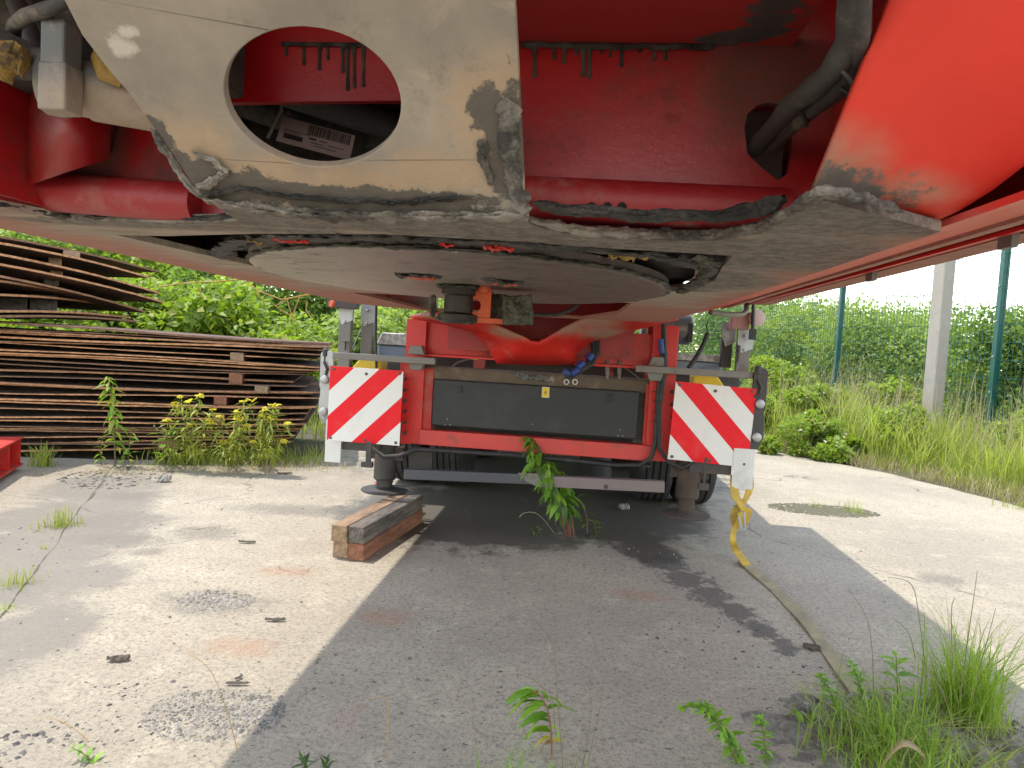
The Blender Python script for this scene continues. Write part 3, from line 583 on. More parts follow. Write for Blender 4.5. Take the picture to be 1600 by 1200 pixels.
# crusted grease beads
def crust(name, pts, rx, rz, mat, n=120, m_=12, amp=.6, fr=30, seed=0, parent=T, lift=None):
    if 'grease' in name: rx *= .62; rz *= .55; fr *= 1.2; m_ = 24; amp *= .8
    P = [Vector(p) for p in pts]; ln = [0]
    for i in range(len(P)-1): ln.append(ln[-1]+(P[i+1]-P[i]).length)
    def at(s):
        s *= ln[-1]
        for i in range(len(P)-1):
            if s <= ln[i+1]+1e-9: t = (s-ln[i])/max(1e-9, ln[i+1]-ln[i]); return P[i].lerp(P[i+1], t), (P[i+1]-P[i]).normalized()
        return P[-1], (P[-1]-P[-2]).normalized()
    rows = []
    for i in range(n+1):
        p, t = at(i/n); up = Vector((0, 0, 1)); sd = t.cross(up); sd = sd.normalized() if sd.length > .1 else Vector((1, 0, 0)); upv = sd.cross(t).normalized(); row = []
        env = min(1, i/n*14+.15, (1-i/n)*14+.15)
        for k in range(m_+1):
            a = 2*PI*k/m_; q = sd*math.cos(a)+upv*math.sin(a); w_ = Vector((p.x*fr+seed, p.y*fr, p.z*fr))+q*.8
            g_ = 1+amp*(noise.fractal(w_, .8, 2.1, 5)+.4*noise.noise(w_*.3))
            if k == m_: row.append(row[0].copy()); break
            row.append(p+(sd*math.cos(a)*rx+upv*math.sin(a)*rz)*max(.15, g_)*env)
        rows.append(row)
    b = MB(); b.sheet(rows); return part(name, b, mat, parent=parent, smooth=True)
crust('grease_bead', [gp(x, y) for x, y in ((345, 405), (352, 388), (375, 376), (450, 370), (600, 370), (800, 380), (900, 388), (1000, 396), (1060, 405), (1088, 420))], .030, .009, MT['grease'], 320, 14, .9, 34, 3)
crust('grease_bead', [Vector((DC.x+DR*1.0*math.cos(a), DC.y+DR*DE*math.sin(a), GZ-.006)) for a in [math.radians(200-8*k) for k in range(46)]], .012, .006, MT['grease_green'], 300, 10, 1.2, 40, 7)
for (px, py, s_, mt_) in ((445, 371, .012, 'red'), (470, 372, .010, 'red'), (775, 382, .013, 'red'), (792, 383, .010, 'red'), (700, 378, .008, 'red'), (975, 396, .016, 'oily_yellow'), (1000, 396, .012, 'oily_yellow'), (400, 372, .010, 'oily_yellow')):
    p = gp(px, py); crust('paint_flake', [p+Vector((-s_*1.6, 0, -.004)), p+Vector((s_*1.2, .004, -.005))], s_*.5, s_*.30, MT[mt_], 30, 10, 1.3, 110, px)
crust('grease_lump', [LI(x, y)-INC[0]*.0 for x, y in ((235, 200), (255, 228), (272, 255), (290, 285), (310, 305), (335, 318))], .008, .006, MT['grease_grey'], 110, 12, 1.1, 60, 1)
crust('grease_lump', [LI(x, y)+Vector((0, -.002, -.002)) for x, y in ((300, 235), (335, 248), (355, 268), (330, 285), (310, 292))], .009, .005, MT['grease_grey'], 90, 12, 1.3, 60, 21)
crust('grease_lump', [LI(x, y)+Vector((0, -.002, -.002)) for x, y in ((310, 306), (380, 292), (450, 305), (540, 312), (640, 314), (745, 304))], .007, .004, MT['grease'], 260, 10, 1.4, 55, 11)
crust('grease_lump', [LI(x, y)+Vector((0, 0, .002)) for x, y in ((318, 316), (400, 330), (500, 339), (600, 342), (720, 343), (826, 343))], .027, .009, MT['grease_grey'], 280, 14, .9, 34, 5)
crust('grease_lump', [LI(x, y)+Vector((-.002, -.002, -.002)) for x, y in ((795, 150), (798, 200), (800, 250), (812, 300), (822, 335))], .016, .006, MT['grease_grey'], 150, 14, 1.1, 50, 15)
crust('grease_lump', [LI(x, y)+Vector((-.002, -.002, -.002)) for x, y in ((760, 215), (758, 245), (770, 285))], .008, .005, MT['grease_grey'], 60, 12, 1.2, 60, 16)
crust('grease_bead', [gp(x, y)+Vector((0, 0, .004)) for x, y in ((828, 350), (900, 364), (1000, 370), (1120, 372), (1190, 360), (1228, 340), (1262, 316), (1290, 308), (1340, 318), (1410, 338))], .012, .011, MT['grease_grey'], 320, 14, .9, 40, 4)
crust('grease_bead', [gp(x, y)+Vector((0, 0, .018)) for x, y in ((828, 340), (900, 352), (1000, 358), (1120, 360), (1190, 350), (1222, 333))], .016, .012, MT['grease'], 260, 14, 1.0, 18, 6)
crust('grease_bead', [gp(x, y)+Vector((0, 0, .006)) for x, y in ((-60, 318), (0, 326), (100, 345), (250, 350), (375, 346))], .014, .009, MT['grease'], 260, 14, .7, 36, 8)
crust('grease_lump', [gp(x, y)+Vector((0, 0, .0)) for x, y in ((1090, 398), (1110, 415), (1095, 440), (1060, 458))], .02, .010, MT['grease_green'], 110, 12, 1.1, 40, 9)
b = MB(); a = gp(1098, 410); b.lathe(a+Vector((0, 0, .0)), [(.016, 0), (.016, .05), (.02, .05), (.02, .08)], n=18); b.box(a+Vector((.03, .03, .03)), (.05, .08, .02)); part('lock_pin', b, MT['steel_dark'], smooth=True)
# kingpin and steering wedge
MT['pin'] = painted('worn_pin_steel', (0.06, 0.052, 0.046), dirt=(0.02, 0.018, 0.016), amt=.8, scale=25, rough=.35, metal=.6, bump=.3)
kp = L(706, 446, z=GZ-.012+.0); kz = GZ-.012; kv = kp.y
def zz(py, px=706): return L(px, py, v=kv).z
kc = L(706, 450, v=kv); K = lambda px: L(px, 450, v=kv).x
r1 = (K(746)-K(690))/2*.98; b = MB(); b.lathe((K(718), kv, 0), [(r1*1.05, kz), (r1*.98, zz(436)), (r1, zz(460)), (r1*.82, zz(463)), (r1*.82, zz(488)), (r1*1.15, zz(492)), (r1*1.2, zz(500)), (r1*.9, zz(505))], n=36)
part('kingpin', b, MT['pin'], smooth=True)
crust('grease_bead', [Vector((K(718)+r1*1.12*math.cos(a), kv+r1*1.12*math.sin(a), kz-.004)) for a in [k*PI/8 for k in range(17)]], .012, .007, MT['grease_green'], 120, 10, 1.2, 70, 12)
crust('grease_lump', [Vector((K(680), kv-.01, zz(462))), Vector((K(680), kv-.01, zz(498)))], .010, .010, MT['grease_green'], 50, 10, .8, 70, 13)
crust('grease_lump', [Vector((K(684), kv-.03, zz(499))), Vector((K(742), kv-.03, zz(503)))], .012, .007, MT['grease_green'], 70, 10, 1.0, 70, 14)
b = MB(); x0, x1 = K(741), K(769); zt, zb = zz(452), zz(494)
hc = Vector((K(744), kv, (zz(466)+zz(486))/2)); rad = abs(zz(466)-zz(486))/2
oc_ = [Vector((x0, kv-.01, zb)), Vector((x1, kv-.01, zb)), Vector((x1, kv-.01, zt)), Vector((x0, kv-.01, zt))]
arc = [hc+Vector((rad*math.cos(a), -.01, rad*math.sin(a))) for a in [PI/2-k*PI/10 for k in range(11)]]
b.plate([oc_[0], oc_[1], oc_[2], oc_[3]]+[Vector((x0, kv-.01, hc.z+rad))]+arc+[Vector((x0, kv-.01, hc.z-rad))], [], (0, .05, 0)); b.bx((x0-.01, kv-.012, zb-.012), (K(790), kv+.06, zb-.001)); part('orange_lug', b, MT['orange'])
b = MB(); b.lathe((K(757), kv-.004, zz(450)), [(.010, -.012), (.016, -.008), (.018, 0), (.016, .008), (.010, .012)], n=20); part('lug_boss', b, MT['orange'], smooth=True)
b = MB(); b.box(((K(789)+K(831))/2, kv+.02, (zz(458)+zz(500))/2), (K(831)-K(789), .09, zz(458)-zz(500)), Matrix.Rotation(math.radians(-4), 3, 'Y'))
import bmesh
def crusty_box(name, mb, mat, amp=.006, cuts=14, fr=60):
    me = bpy.data.meshes.new(name); me.from_pydata(mb.v, [], mb.f); bm = bmesh.new(); bm.from_mesh(me)
    bmesh.ops.subdivide_edges(bm, edges=bm.edges, cuts=cuts, use_grid_fill=True); bm.normal_update()
    for v_ in bm.verts: v_.co += v_.normal*(noise.fractal(v_.co*fr, .8, 2, 4))*amp
    bm.to_mesh(me); bm.free(); fix_normals(me); me.materials.append(mat); me.polygons.foreach_set('use_smooth', [True]*len(me.polygons))
    o = bpy.data.objects.new(name, me); COL.objects.link(o); o.parent = T; return o
crusty_box('steering_wedge', b, MT['grease_green'])
b = MB(); b.box(((K(765)+K(792))/2, kv+.04, (zz(456)+zz(497))/2), (K(792)-K(765), .06, zz(456)-zz(497))); crusty_box('wedge_web', b, MT['grease_green'], .003)
for (a_, e_) in (((618, 428), (692, 432)), ((752, 435), (818, 442))):
    p, q = L(*a_, z=kz), L(*e_, z=kz); crust('paint_flake', [p, p.lerp(q, .5)+Vector((0, -.01, -.003)), q], .022, .006, MT['grease'], 60, 10, .9, 50, a_[0])
    crust('paint_flake', [p.lerp(q, .25)+Vector((0, 0, -.004)), p.lerp(q, .85)+Vector((0, 0, -.005))], .014, .005, MT['orange'], 40, 10, .9, 60, a_[0]+1)

# left pocket: actuator, hoses, oily fitting
b = MB(); a = L(78, 130, v=.80); e = L(300, 170, v=.84); b.tube([a, a.lerp(e, .12), a.lerp(e, .13), a.lerp(e, .3), a.lerp(e, .31), e], [.038, .038, .033, .033, .036, .036], 32)
MT['act'] = painted('dusty_actuator', (0.13, 0.13, 0.125), dirt=(0.44, 0.36, 0.27), amt=.95, scale=5, rough=.6, dust=[(tuple(L(180, 175, v=.8)), (.1, .1, .03))])
act = part('air_actuator', b, MT['act'], smooth=True)
b = MB(); p = L(95, 140, v=.76); b.box(p, (.035, .03, .055)); b.box(p+Vector((.0, 0, .05)), (.03, .03, .05)); part('actuator_bracket', b, MT['act'], bevel=.003)
b = MB(); b.tube([L(170, 75, v=.8), L(160, 95, v=.78), L(165, 115, v=.77), L(190, 125, v=.78)], [.012, .012, .011, .009], 14); part('elbow_fitting', b, MT['oily_yellow'], smooth=True)
b = MB(); b.tube([L(135, -20, v=.72), L(80, 12, v=.73), L(40, 25, v=.75), L(22, 40, v=.78), L(20, 70, v=.8)], [.008]*5, 14); part('air_hose', b, MT['hose'], smooth=True)
b = MB(); b.tube([L(60, -40, v=.9), L(80, 60, v=.88), L(110, 110, v=.86)], .016, 14); b.tube([L(10, -30, v=.86), L(50, 60, v=.84), L(75, 120, v=.84)], .012, 14); part('air_hose', b, MT['black'], smooth=True)
b = MB(); b.tube([L(-60, 90, v=.78), L(10, 78, v=.78), L(60, 100, v=.79), L(80, 125, v=.8)], [.02, .022, .02, .014], 14); crustp = part('valve_body', b, MT['grease_grey'], smooth=True)
crust('oily_fitting', [L(-30, 95, v=.75), L(15, 92, v=.75), L(45, 105, v=.76)], .016, .014, MT['oily_yellow'], 60, 12, 1.0, 60, 31)
b = MB(); b.bx((-.80, .88, 1.40), (-.30, .95, 1.58)); part('valve_block', b, MT['grease'], bevel=.01)
b = MB(); b.bx((L(40, 20, v=.9).x, .90, L(40, 45, v=.9).z), (L(80, 20, v=.9).x, .91, L(40, -10, v=.9).z)); part('red_tab', b, MT['orange'])

# cable bundle entering the hole
def bundle(pts, r_, offs, mat, name='cable_sleeve'):
    for o_ in offs:
        b = MB(); P = [L(px, py, v=v_)+Vector(o_) for px, py, v_ in pts]
        S_ = []
        for i in range(len(P)-1):
            p0_, p1_, p2_, p3_ = P[max(i-1, 0)], P[i], P[i+1], P[min(i+2, len(P)-1)]
            for k in range(6):
                t = k/6; S_.append(.5*((2*p1_)+(p2_-p0_)*t+(2*p0_-5*p1_+4*p2_-p3_)*t*t+(3*p1_-p0_-3*p2_+p3_)*t**3))
        S_.append(P[-1]); b.tube(S_, [r_*(1+.08*math.sin(i*.9)) for i in range(len(S_))], 16); part(name, b, mat, smooth=True)
bundle([(1318, -60, .62), (1330, 0, .66), (1325, 60, .70), (1300, 110, .74), (1262, 145, .80), (1232, 170, .86), (1195, 215, .98), (1175, 235, 1.05)], .0125, [(0, 0, 0)], MT['hose'])
bundle([(1335, -60, .63), (1338, 40, .68), (1322, 100, .74), (1285, 145, .80), (1245, 180, .88), (1205, 220, .98)], .009, [(.006, .004, -.004)], MT['hose'])
bundle([(1380, 60, .72), (1352, 105, .76), (1310, 140, .80), (1270, 165, .86), (1232, 195, .92), (1210, 225, 1.0)], .012, [(0, 0, 0)], MT['hose'])
bundle([(1345, -40, .75), (1352, 30, .78), (1345, 90, .80)], .007, [(0, 0, 0)], MT['black'])
for (px, py, v_) in ((1300, 112, .742), (1232, 168, .862)):
    p = L(px, py, v=v_); b = MB(); ax = Vector((.6, -.2, .6)).normalized(); t_, bt = ax.orthogonal(), None; t_.normalize(); bt = ax.cross(t_)
    b.tube([p+(t_*math.cos(k*PI/10)+bt*math.sin(k*PI/10))*.021+Vector((.008, 0, -.006)) for k in range(21)], .0022, 6); part('cable_tie', b, MT['black'], smooth=True)
b = MB(); b.tube([L(1345, 60, v=.76), L(1352, 66, v=.75), L(1350, 78, v=.75), L(1342, 80, v=.75)], .004, 8); part('copper_fitting', b, MT['rustpad'], smooth=True)

# ------------------------------------------------------------------ trailer frame front
def fb(name, x0, y0, x1, y1, v, dep, mat, **k):   # box whose front face has these picture corners at distance v
    a = L(x0, y0, v=v); c_ = L(x1, y1, v=v); xs = sorted((a.x, c_.x)); zs = sorted((a.z, c_.z)); b = MB()
    b.bx((xs[0], v, zs[0]), (xs[1], v+dep, zs[1])); return part(name, b, mat, **k)
def px_box(x0, y0, x1, y1, v, dep):
    a = L(x0, y0, v=v); c_ = L(x1, y1, v=v); b = MB(); b.bx((a.x, v, min(a.z, c_.z)), (c_.x, v+dep, max(a.z, c_.z))); return b
FV = 3.80
# left and right posts as H columns: front flange + web + rear flange
for (xa, xb, ya, yb) in ((636, 657, 498, 694), (1022, 1046, 507, 722)):
    a = L(xa, ya, v=FV); c_ = L(xb, yb, v=FV); b = MB(); zt = a.z; zb = c_.z; uc = (a.x+c_.x)/2
    b.bx((a.x, FV, zb), (c_.x, FV+.012, zt)); b.bx((uc-.006, FV+.0125, zb), (uc+.006, FV+.12, zt)); b.bx((a.x-.02, FV+.121, zb), (c_.x+.02, FV+.133, zt)); part('frame_post', b, MT['red'], bevel=.002)
fb('frame_post_side', 656, 575, 672, 692, FV+.02, .1, MT['red_dusty']); fb('frame_post_side', 1010, 600, 1021, 718, FV+.02, .1, MT['red_dusty'])
# column of bolts between board and post
for xa, ya, yb, n_ in ((633, 592, 676, 6), (1050, 612, 690, 5)):
    for k in range(n_):
        p = L(xa, ya+(yb-ya)*k/(n_-1), v=FV-.01); b = MB(); b.lathe(p, [(.011, 0), (.011, .02), (.006, .024)], axis=Vector((0, -1, 0)), n=6); part('frame_bolt', b, MT['steel_dark'])
fb('frame_side_plate', 626, 560, 640, 694, FV+.06, .02, MT['red_dusty']); fb('frame_side_plate', 1044, 600, 1058, 722, FV+.06, .02, MT['red_dusty'])
# upper cross beam C profile
a = L(658, 501, v=FV+.04); c_ = L(1022, 560, v=FV+.04); zt = L(660, 503, v=FV+.04).z; zb = L(660, 552, v=FV+.04).z; b = MB()
b.bx((a.x, FV+.04, zb), (c_.x, FV+.052, zt)); b.bx((a.x, FV-.02, zb-.014), (c_.x, FV+.052, zb-.001)); part('upper_crossbeam', b, MT['red'], bevel=.002)
fb('beam_bracket', 754, 528, 762, 556, FV+.03, .02, MT['red_dusty'])
fb('hanger_tab', 740, 562, 757, 578, FV+.1, .03, MT['red_deep']); fb('hanger_tab', 952, 570, 958, 590, FV+.1, .03, MT['red_deep'])
fb('yellow_tag', 735, 557, 747, 562, FV+.02, .004, MT['yellow'])
# dark inner carcass behind
b = px_box(664, 545, 1016, 706, FV+.30, .02); part('rear_bulkhead', b, MT['steel_dark'])
# brown tube and side darks
a = L(661, 577, v=FV+.05); c_ = L(1016, 603, v=FV+.05); zc_ = L(830, 592, v=FV+.05).z; b = MB(); b.bx((a.x, FV+.03, zc_-.042), (c_.x, FV+.13, zc_+.040)); part('toolbox_rail', b, MT['brown_tube'], bevel=.012)
crust('mud_crust', [L(805, 586, v=FV+.022), L(835, 590, v=FV+.02), L(868, 592, v=FV+.022)], .010, .014, MT['act'], 70, 12, 1.2, 40, 41)
fb('toolbox_jamb', 660, 604, 678, 690, FV+.06, .03, MT['steel_dark']); fb('toolbox_jamb', 994, 606, 1015, 706, FV+.06, .03, MT['steel_dark'])
for x_, y_ in ((669, 620), (668, 634), (1003, 638), (1002, 652)):
    p = L(x_, y_, v=FV+.058); b = MB(); b.lathe(p, [(.013, 0), (.013, .008), (.007, .010)], axis=Vector((0, -1, 0)), n=16); part('jamb_bolt', b, MT['steel_dark'], smooth=True)
# black lid
z0 = L(838, 676, v=FV).z; z1 = L(838, 602, v=FV).z; b = MB(); a = L(675, 640, v=FV); c_ = L(998, 640, v=FV)
b.bx((a.x, FV, z0), (c_.x, FV+.04, z1)); lid = part('toolbox_lid', b, MT['lid'], bevel=.008)
for x_ in (719, 953):
    p = L(x_, 608 if x_ < 800 else 622, v=FV-.001); b = MB(); b.bx((p.x-.014, FV-.006, p.z-.02), (p.x+.014, FV-.0005, p.z+.02)); b.bx((p.x-.009, FV-.010, p.z-.013), (p.x+.009, FV-.0062, p.z+.012)); part('lid_latch', b, MT['black'], parent=lid, bevel=.002)
for cx_, cy_ in ((699, 660), (832, 668), (969, 677)):
    for dx, dy in ((0, -5), (-4, 4), (4, 4)):
        p = L(cx_+dx, cy_+dy, v=FV-.001); b = MB(); b.lathe(p, [(.0035, 0), (.003, .003), (.001, .0045)], axis=Vector((0, -1, 0)), n=10); part('lid_screw', b, MT['galv'] if not (cx_ == 832 and dy > 0) else MT['steel_dark'], parent=lid, smooth=True)
p = L(852.5, 613, v=FV-.001); b = MB(); b.bx((p.x-.021, FV-.0020, p.z-.030), (p.x+.021, FV-.0008, p.z+.030), 1); b.bx((p.x-.018, FV-.0032, p.z-.027), (p.x+.018, FV-.0021, p.z+.027), 0)
lab_ = part('yellow_sticker', b, [MT['yellow'], MT['white']], parent=lid)
b = MB(); q = Vector((p.x, FV-.0040, p.z))   # small black padlock like mark
def flat(pts): b.add([q+Vector((x, 0, z)) for x, z in pts], [tuple(range(len(pts)))])
flat([(-.006, -.010), (.006, -.010), (.006, -.0075), (-.006, -.0075)]); flat([(-.006, -.0025), (.006, -.0025), (.006, 0), (-.006, 0)]); flat([(-.006, -.0075), (-.0035, -.0075), (-.0035, -.0025), (-.006, -.0025)]); flat([(.0035, -.0075), (.006, -.0075), (.006, -.0025), (.0035, -.0025)])
flat([(-.005, .0005), (-.003, .0005), (-.002, .006), (-.005, .004)]); flat([(.003, .0005), (.005, .0005), (.005, .004), (.002, .006)]); flat([(-.006, .004), (.006, .004), (0, .010)])
part('sticker_mark', b, M('mark_black').fin((0.02, 0.02, 0.02), .6), parent=lid)
# lower cross beam
z0 = L(838, 708, v=FV-.02).z; z1 = L(838, 684, v=FV-.02).z; a = L(655, 680, v=FV-.02); c_ = L(1020, 700, v=FV-.02); b = MB(); b.bx((a.x, FV-.02, z0), (c_.x, FV+.08, z1)); part('lower_crossbeam', b, painted('lower_beam_paint', (0.56, 0.045, 0.035), dirt=(0.20, 0.09, 0.07), amt=.7, scale=6, rough=.5), bevel=.004)
b = MB(); zq = L(838, 714, v=FV).z; b.bx((a.x, FV, zq-.014), (c_.x, FV+.05, zq)); part('cable_tray', b, MT['black'])
b = MB(); 
P = [L(582, 700, v=3.74), L(600, 714, v=3.72), L(625, 712, v=3.72), L(650, 702, v=3.74), L(700, 705, v=3.76), L(800, 711, v=3.77), L(900, 720, v=3.77), L(960, 727, v=3.77), L(1000, 727, v=3.75), L(1018, 715, v=3.74), L(1024, 690, v=3.74), L(1028, 620, v=3.74), L(1034, 560, v=3.74), L(1037, 500, v=3.74)]
b.tube(P, .013, 10); P2 = [L(1037, 500, v=3.73), L(1040, 570, v=3.73), L(1030, 640, v=3.73), L(1030, 700, v=3.73), L(1045, 722, v=3.71), L(1065, 732, v=3.69), L(1085, 722, v=3.69)]; b.tube(P2, .013, 10)
part('electric_cable', b, MT['black'], smooth=True)
for (x_, y_) in ((1026, 612), (1026, 627), (1027, 643), (1026, 658), (1027, 683), (1036, 535), (1030, 596)):
    p = L(x_, y_, v=3.74); b = MB(); b.tube([p+Vector((.024*math.cos(k*PI/6), -.006+.016*math.sin(k*PI/6), 0)) for k in range(13)], .0025, 6); part('cable_tie', b, MT['black'])
b = MB(); b.tube([L(1032, 530, v=3.725), L(1034, 552, v=3.722)], .017, 12); part('blue_tape', b, MT['blue'], smooth=True)
# hoses with blue tape by the neck
for k, o_ in enumerate(((0, 0), (8, 2), (16, 1))):
    b = MB(); P = [L(925+o_[0]*.6, 525+o_[1], v=3.76), L(927+o_[0]*.5, 550, v=3.74), L(915+o_[0]*.6, 570, v=3.70), L(895+o_[0]*.5, 582+o_[1], v=3.70), L(884+o_[0]*.4, 590, v=3.72)]; b.tube(P, .011, 10); part('air_hose', b, MT['black'], smooth=True)
for (x_, y_, x2, y2) in ((919, 562, 925, 554), (903, 574, 912, 566), (893, 584, 904, 577), (880, 580, 892, 584)):
    b = MB(); b.tube([L(x_, y_, v=3.68), L(x2, y2, v=3.69)], .020, 12); part('blue_tape', b, MT['blue'], smooth=True)
for x_ in (885, 898.5):
    p = L(x_, 597, v=FV-.01); b = MB(); n_ = 6
    for (ra, h0, h1) in ((.0175, 0, .006),):
        o_ = [p+Vector((ra*math.cos(k*PI/3), 0, ra*math.sin(k*PI/3))) for k in range(6)]; i_ = [p+Vector((.0105*math.cos(k*PI/9), 0, .0105*math.sin(k*PI/9))) for k in range(18)]; b.plate(o_, [i_], (0, .008, 0))
    part('hex_coupling', b, MT['white'], bevel=.001)
for x_ in (949, 968):
    b = MB(); b.tube([L(x_, 563, v=3.83), L(x_, 572, v=3.82), L(x_, 573, v=3.82), L(x_, 584, v=3.82), L(x_, 585, v=3.82), L(x_, 592, v=3.82)], [.008, .008, .013, .013, .009, .009], 10); part('hose_coupling', b, MT['steel'], smooth=True)
b = MB(); b.tube([L(968, 570, v=3.84), L(985, 580, v=3.84), L(1000, 592, v=3.84), L(1018, 592, v=3.83)], .004, 6); b.tube([L(700, 578, v=3.9), L(715, 566, v=3.9), L(735, 560, v=3.9)], .006, 6); part('thin_cable', b, MT['steel'], smooth=True)

# warning boards
def board_mat(name, sgn):
    m = M(name); sep = m.n('ShaderNodeSeparateXYZ'); m.lk(m.co, sep.inputs[0])
    s_ = m.ma('SUBTRACT', m.ma('MULTIPLY', sep.outputs[0], sgn/.423), m.ma('DIVIDE', sep.outputs[2], .423)); s_ = m.ma('ADD', s_, 1.0)
    f_ = m.ma('FRACT', m.ma('DIVIDE', s_, .672)); k = m.ma('LESS_THAN', f_, .5)
    hx = m.mr(m.noise(6, 6, .7), .5, .8, 0, .22)
    c = m.mix(k, (0.66, 0.64, 0.61), (0.68, 0.006, 0.014)); c = m.mix(hx, c, (0.30, 0.27, 0.24)); c = m.mix(m.mr(m.noise(90, 6, .8), .7, .76, 0, .6), c, (0.15, 0.12, 0.1)); return m.fin(c, .5, 0, .25)
def board(cx, cy, v, sgn, rz, tilt, lab):
    p = L(cx, cy, v=v); b = MB(); h = .423/2; b.box((0, 0, 0), (.423, .004, .423)); o = part('warning_board', b, board_mat('warning_stripes', sgn), bevel=.0015, label=lab)
    o.location = p; o.rotation_euler = (0, tilt, rz)
    for x_, z_ in ((-.19, .195), (0.0, .18), (.19, .195), (-.19, -.195), (.01, -.195), (.19, -.195)):
        bb_ = MB(); bb_.lathe((x_, -.0025, z_), [(.009, 0), (.0085, .003), (.004, .005)], axis=Vector((0, -1, 0)), n=12); part('rivet', bb_, MT['brown_tube'], parent=o, smooth=True)
    return o, p
BL, pL = board(570, 634, 3.66, 1, 0, math.radians(.4), 'left warning board with stripes rising to the right')
BR, pR = board(1112, 663, 3.66, -1, 0, math.radians(2.0), 'right warning board with stripes falling to the right')
# board arms
b = MB(); b.box((L(602, 560, v=3.72).x, 3.70, L(602, 560, v=3.70).z), (L(682, 560, v=3.7).x-L(522, 560, v=3.7).x, .04, .036)); part('board_arm', b, MT['steel'], bevel=.003)
b = MB(); b.box((L(1083, 581, v=3.72).x, 3.70, L(1083, 581, v=3.70).z), (L(1176, 560, v=3.7).x-L(992, 560, v=3.7).x, .04, .036)); part('board_arm', b, MT['steel'], bevel=.003)
for cx_, cy_ in ((650, 547), (650, 571), (1028, 565), (1024, 588)):
    p = L(cx_, cy_, v=3.72); b = MB(); up_ = cy_ in (547, 565); w1, w2 = (.03, .05) if up_ else (.05, .03)
    b.plate([p+Vector((-w2, 0, -.025)), p+Vector((w2, 0, -.025)), p+Vector((w1, 0, .025)), p+Vector((-w1, 0, .025))], [], (0, .06, 0)); part('arm_clamp', b, MT['steel'], bevel=.003)
# lamp brackets outside of the boards
def bracket(x0, x1, ytop, ybot, v, studs, plx0, plx1, ply0, ply1, out):
    xc = (x0+x1)/2; a = L(x0, (ytop+ybot)/2, v=v); c_ = L(x1, (ytop+ybot)/2, v=v); zt, zb = L(xc, ytop, v=v).z, L(xc, ybot, v=v).z; b = MB(); w_ = c_.x-a.x; cx_ = (a.x+c_.x)/2
    pts = [(-.5, .04), (-.3, 0), (.3, 0), (.5, .04), (.5, .5), (.42, .52), (.42, .62), (.5, .66), (.5, .86), (.2, 1), (-.5, 1)]
    P = [Vector((cx_+x*w_*(out), v, zt+(zb-zt)*t)) for x, t in pts]; b.plate(P, [], (0, .02, 0)); br = part('lamp_bracket', b, MT['galv'] if out < 0 else MT['steel_dark'], bevel=.002)
    b = MB(); b.bx((cx_-.012, v+.0205, zb+.1), (cx_+.012, v+.06, zt-.02)); part('bracket_back', b, MT['steel'], parent=br)
    for sx, sy in studs:
        p = L(sx, sy, v=v-.001); b = MB(); b.lathe(p, [(.024, 0), (.024, .014), (.020, .018), (.004, .020)], axis=Vector((0, -1, 0)), n=24); part('round_reflector', b, MT['galv'], parent=br, smooth=True)
    b = MB(); tp = L((x0+x1)/2, ytop-2, v=v+.01); b.tube([tp+Vector((0, 0, -.07)), tp+Vector((0, 0, -.04)), tp+Vector((0, 0, -.038)), tp+Vector((0, 0, .0)), tp+Vector((0, 0, .006))], [.012, .012, .018, .018, .008], 12); b.tube([tp+Vector((0, -.02, -.07)), tp+Vector((.02, -.02, -.11)), tp+Vector((.01, -.01, -.15)), tp+Vector((-.015, -.01, -.16))], .008, 8); part('lamp_fitting', b, MT['steel_dark'], parent=br, smooth=True)
    q0, q1 = L(plx0, ply0, v=v-.002), L(plx1, ply1, v=v-.002); b = MB(); b.bx((q0.x, v-.006, q1.z), (q1.x, v-.002, q0.z)); pw = q1.x-q0.x
    part('white_end_plate', b, MT['white'], parent=br, bevel=.001)
    b = MB(); zc_ = q1.z+.3*(q0.z-q1.z); b.bx((q0.x if out > 0 else q1.x, v+.02, zc_+.0), ((q0.x-.22) if out > 0 else (q1.x+.22), v+.05, zc_+.075)); part('lower_arm', b, MT['steel_dark'], parent=br)
bracket(499, 519, 548, 662, 3.72, ((508, 593), (506, 643)), 510, 532, 655, 723, -1)
bracket(1174, 1196, 575, 703, 3.66, ((1187, 631), (1182, 683)), 1147, 1175, 700, 765, 1)
# small red and white strip end on the left bracket
p = L(513, 668, v=3.712); 
# uprights behind the boards
def upright(x0, x1, y0, y1, v, mat='steel'):
    a, c_ = L(x0, y0, v=v), L(x1, y1, v=v); b = MB(); b.bx((min(a.x, c_.x), v, c_.z), (max(a.x, c_.x), v+.05, a.z)); up_ = part('headboard_stake', b, MT[mat], bevel=.003)
    b = MB(); zt = a.z; b.plate([Vector((a.x-.004, v-.006, zt)), Vector((c_.x+.012, v-.006, zt)), Vector((c_.x+.012, v-.006, zt-.12)), Vector((a.x+.02, v-.006, zt-.15)), Vector((a.x-.004, v-.006, zt-.09))], [], (0, .005, 0)); part('stake_plate', b, MT['galv'], parent=up_)
    for dz in (.045, .13): bb_ = MB(); bb_.lathe(((a.x+c_.x)/2, v-.0065, zt-dz), [(.009, 0), (.009, .006), (.004, .008)], axis=Vector((0, -1, 0)), n=10); part('stake_bolt', bb_, MT['galv'], parent=up_)
upright(531, 545, 470, 577, 4.15); upright(566, 579, 474, 572, 4.3)
upright(1131, 1142, 503, 575, 4.2, 'steel_dark'); upright(1155, 1169, 512, 592, 4.1, 'steel')
b = MB(); p = L(540, 470, v=4.14); b.box((p.x, 4.1, p.z), (.20, .04, .10)); part('stake_pocket', b, MT['steel_dark'], bevel=.004)
b = MB(); p = L(522, 475, v=4.1); b.lathe(p, [(.02, 0), (.026, .01), (.02, .03)], axis=Vector((-.5, -1, 0)).normalized(), n=16); part('side_marker_lamp', b, MT['orange'], smooth=True)
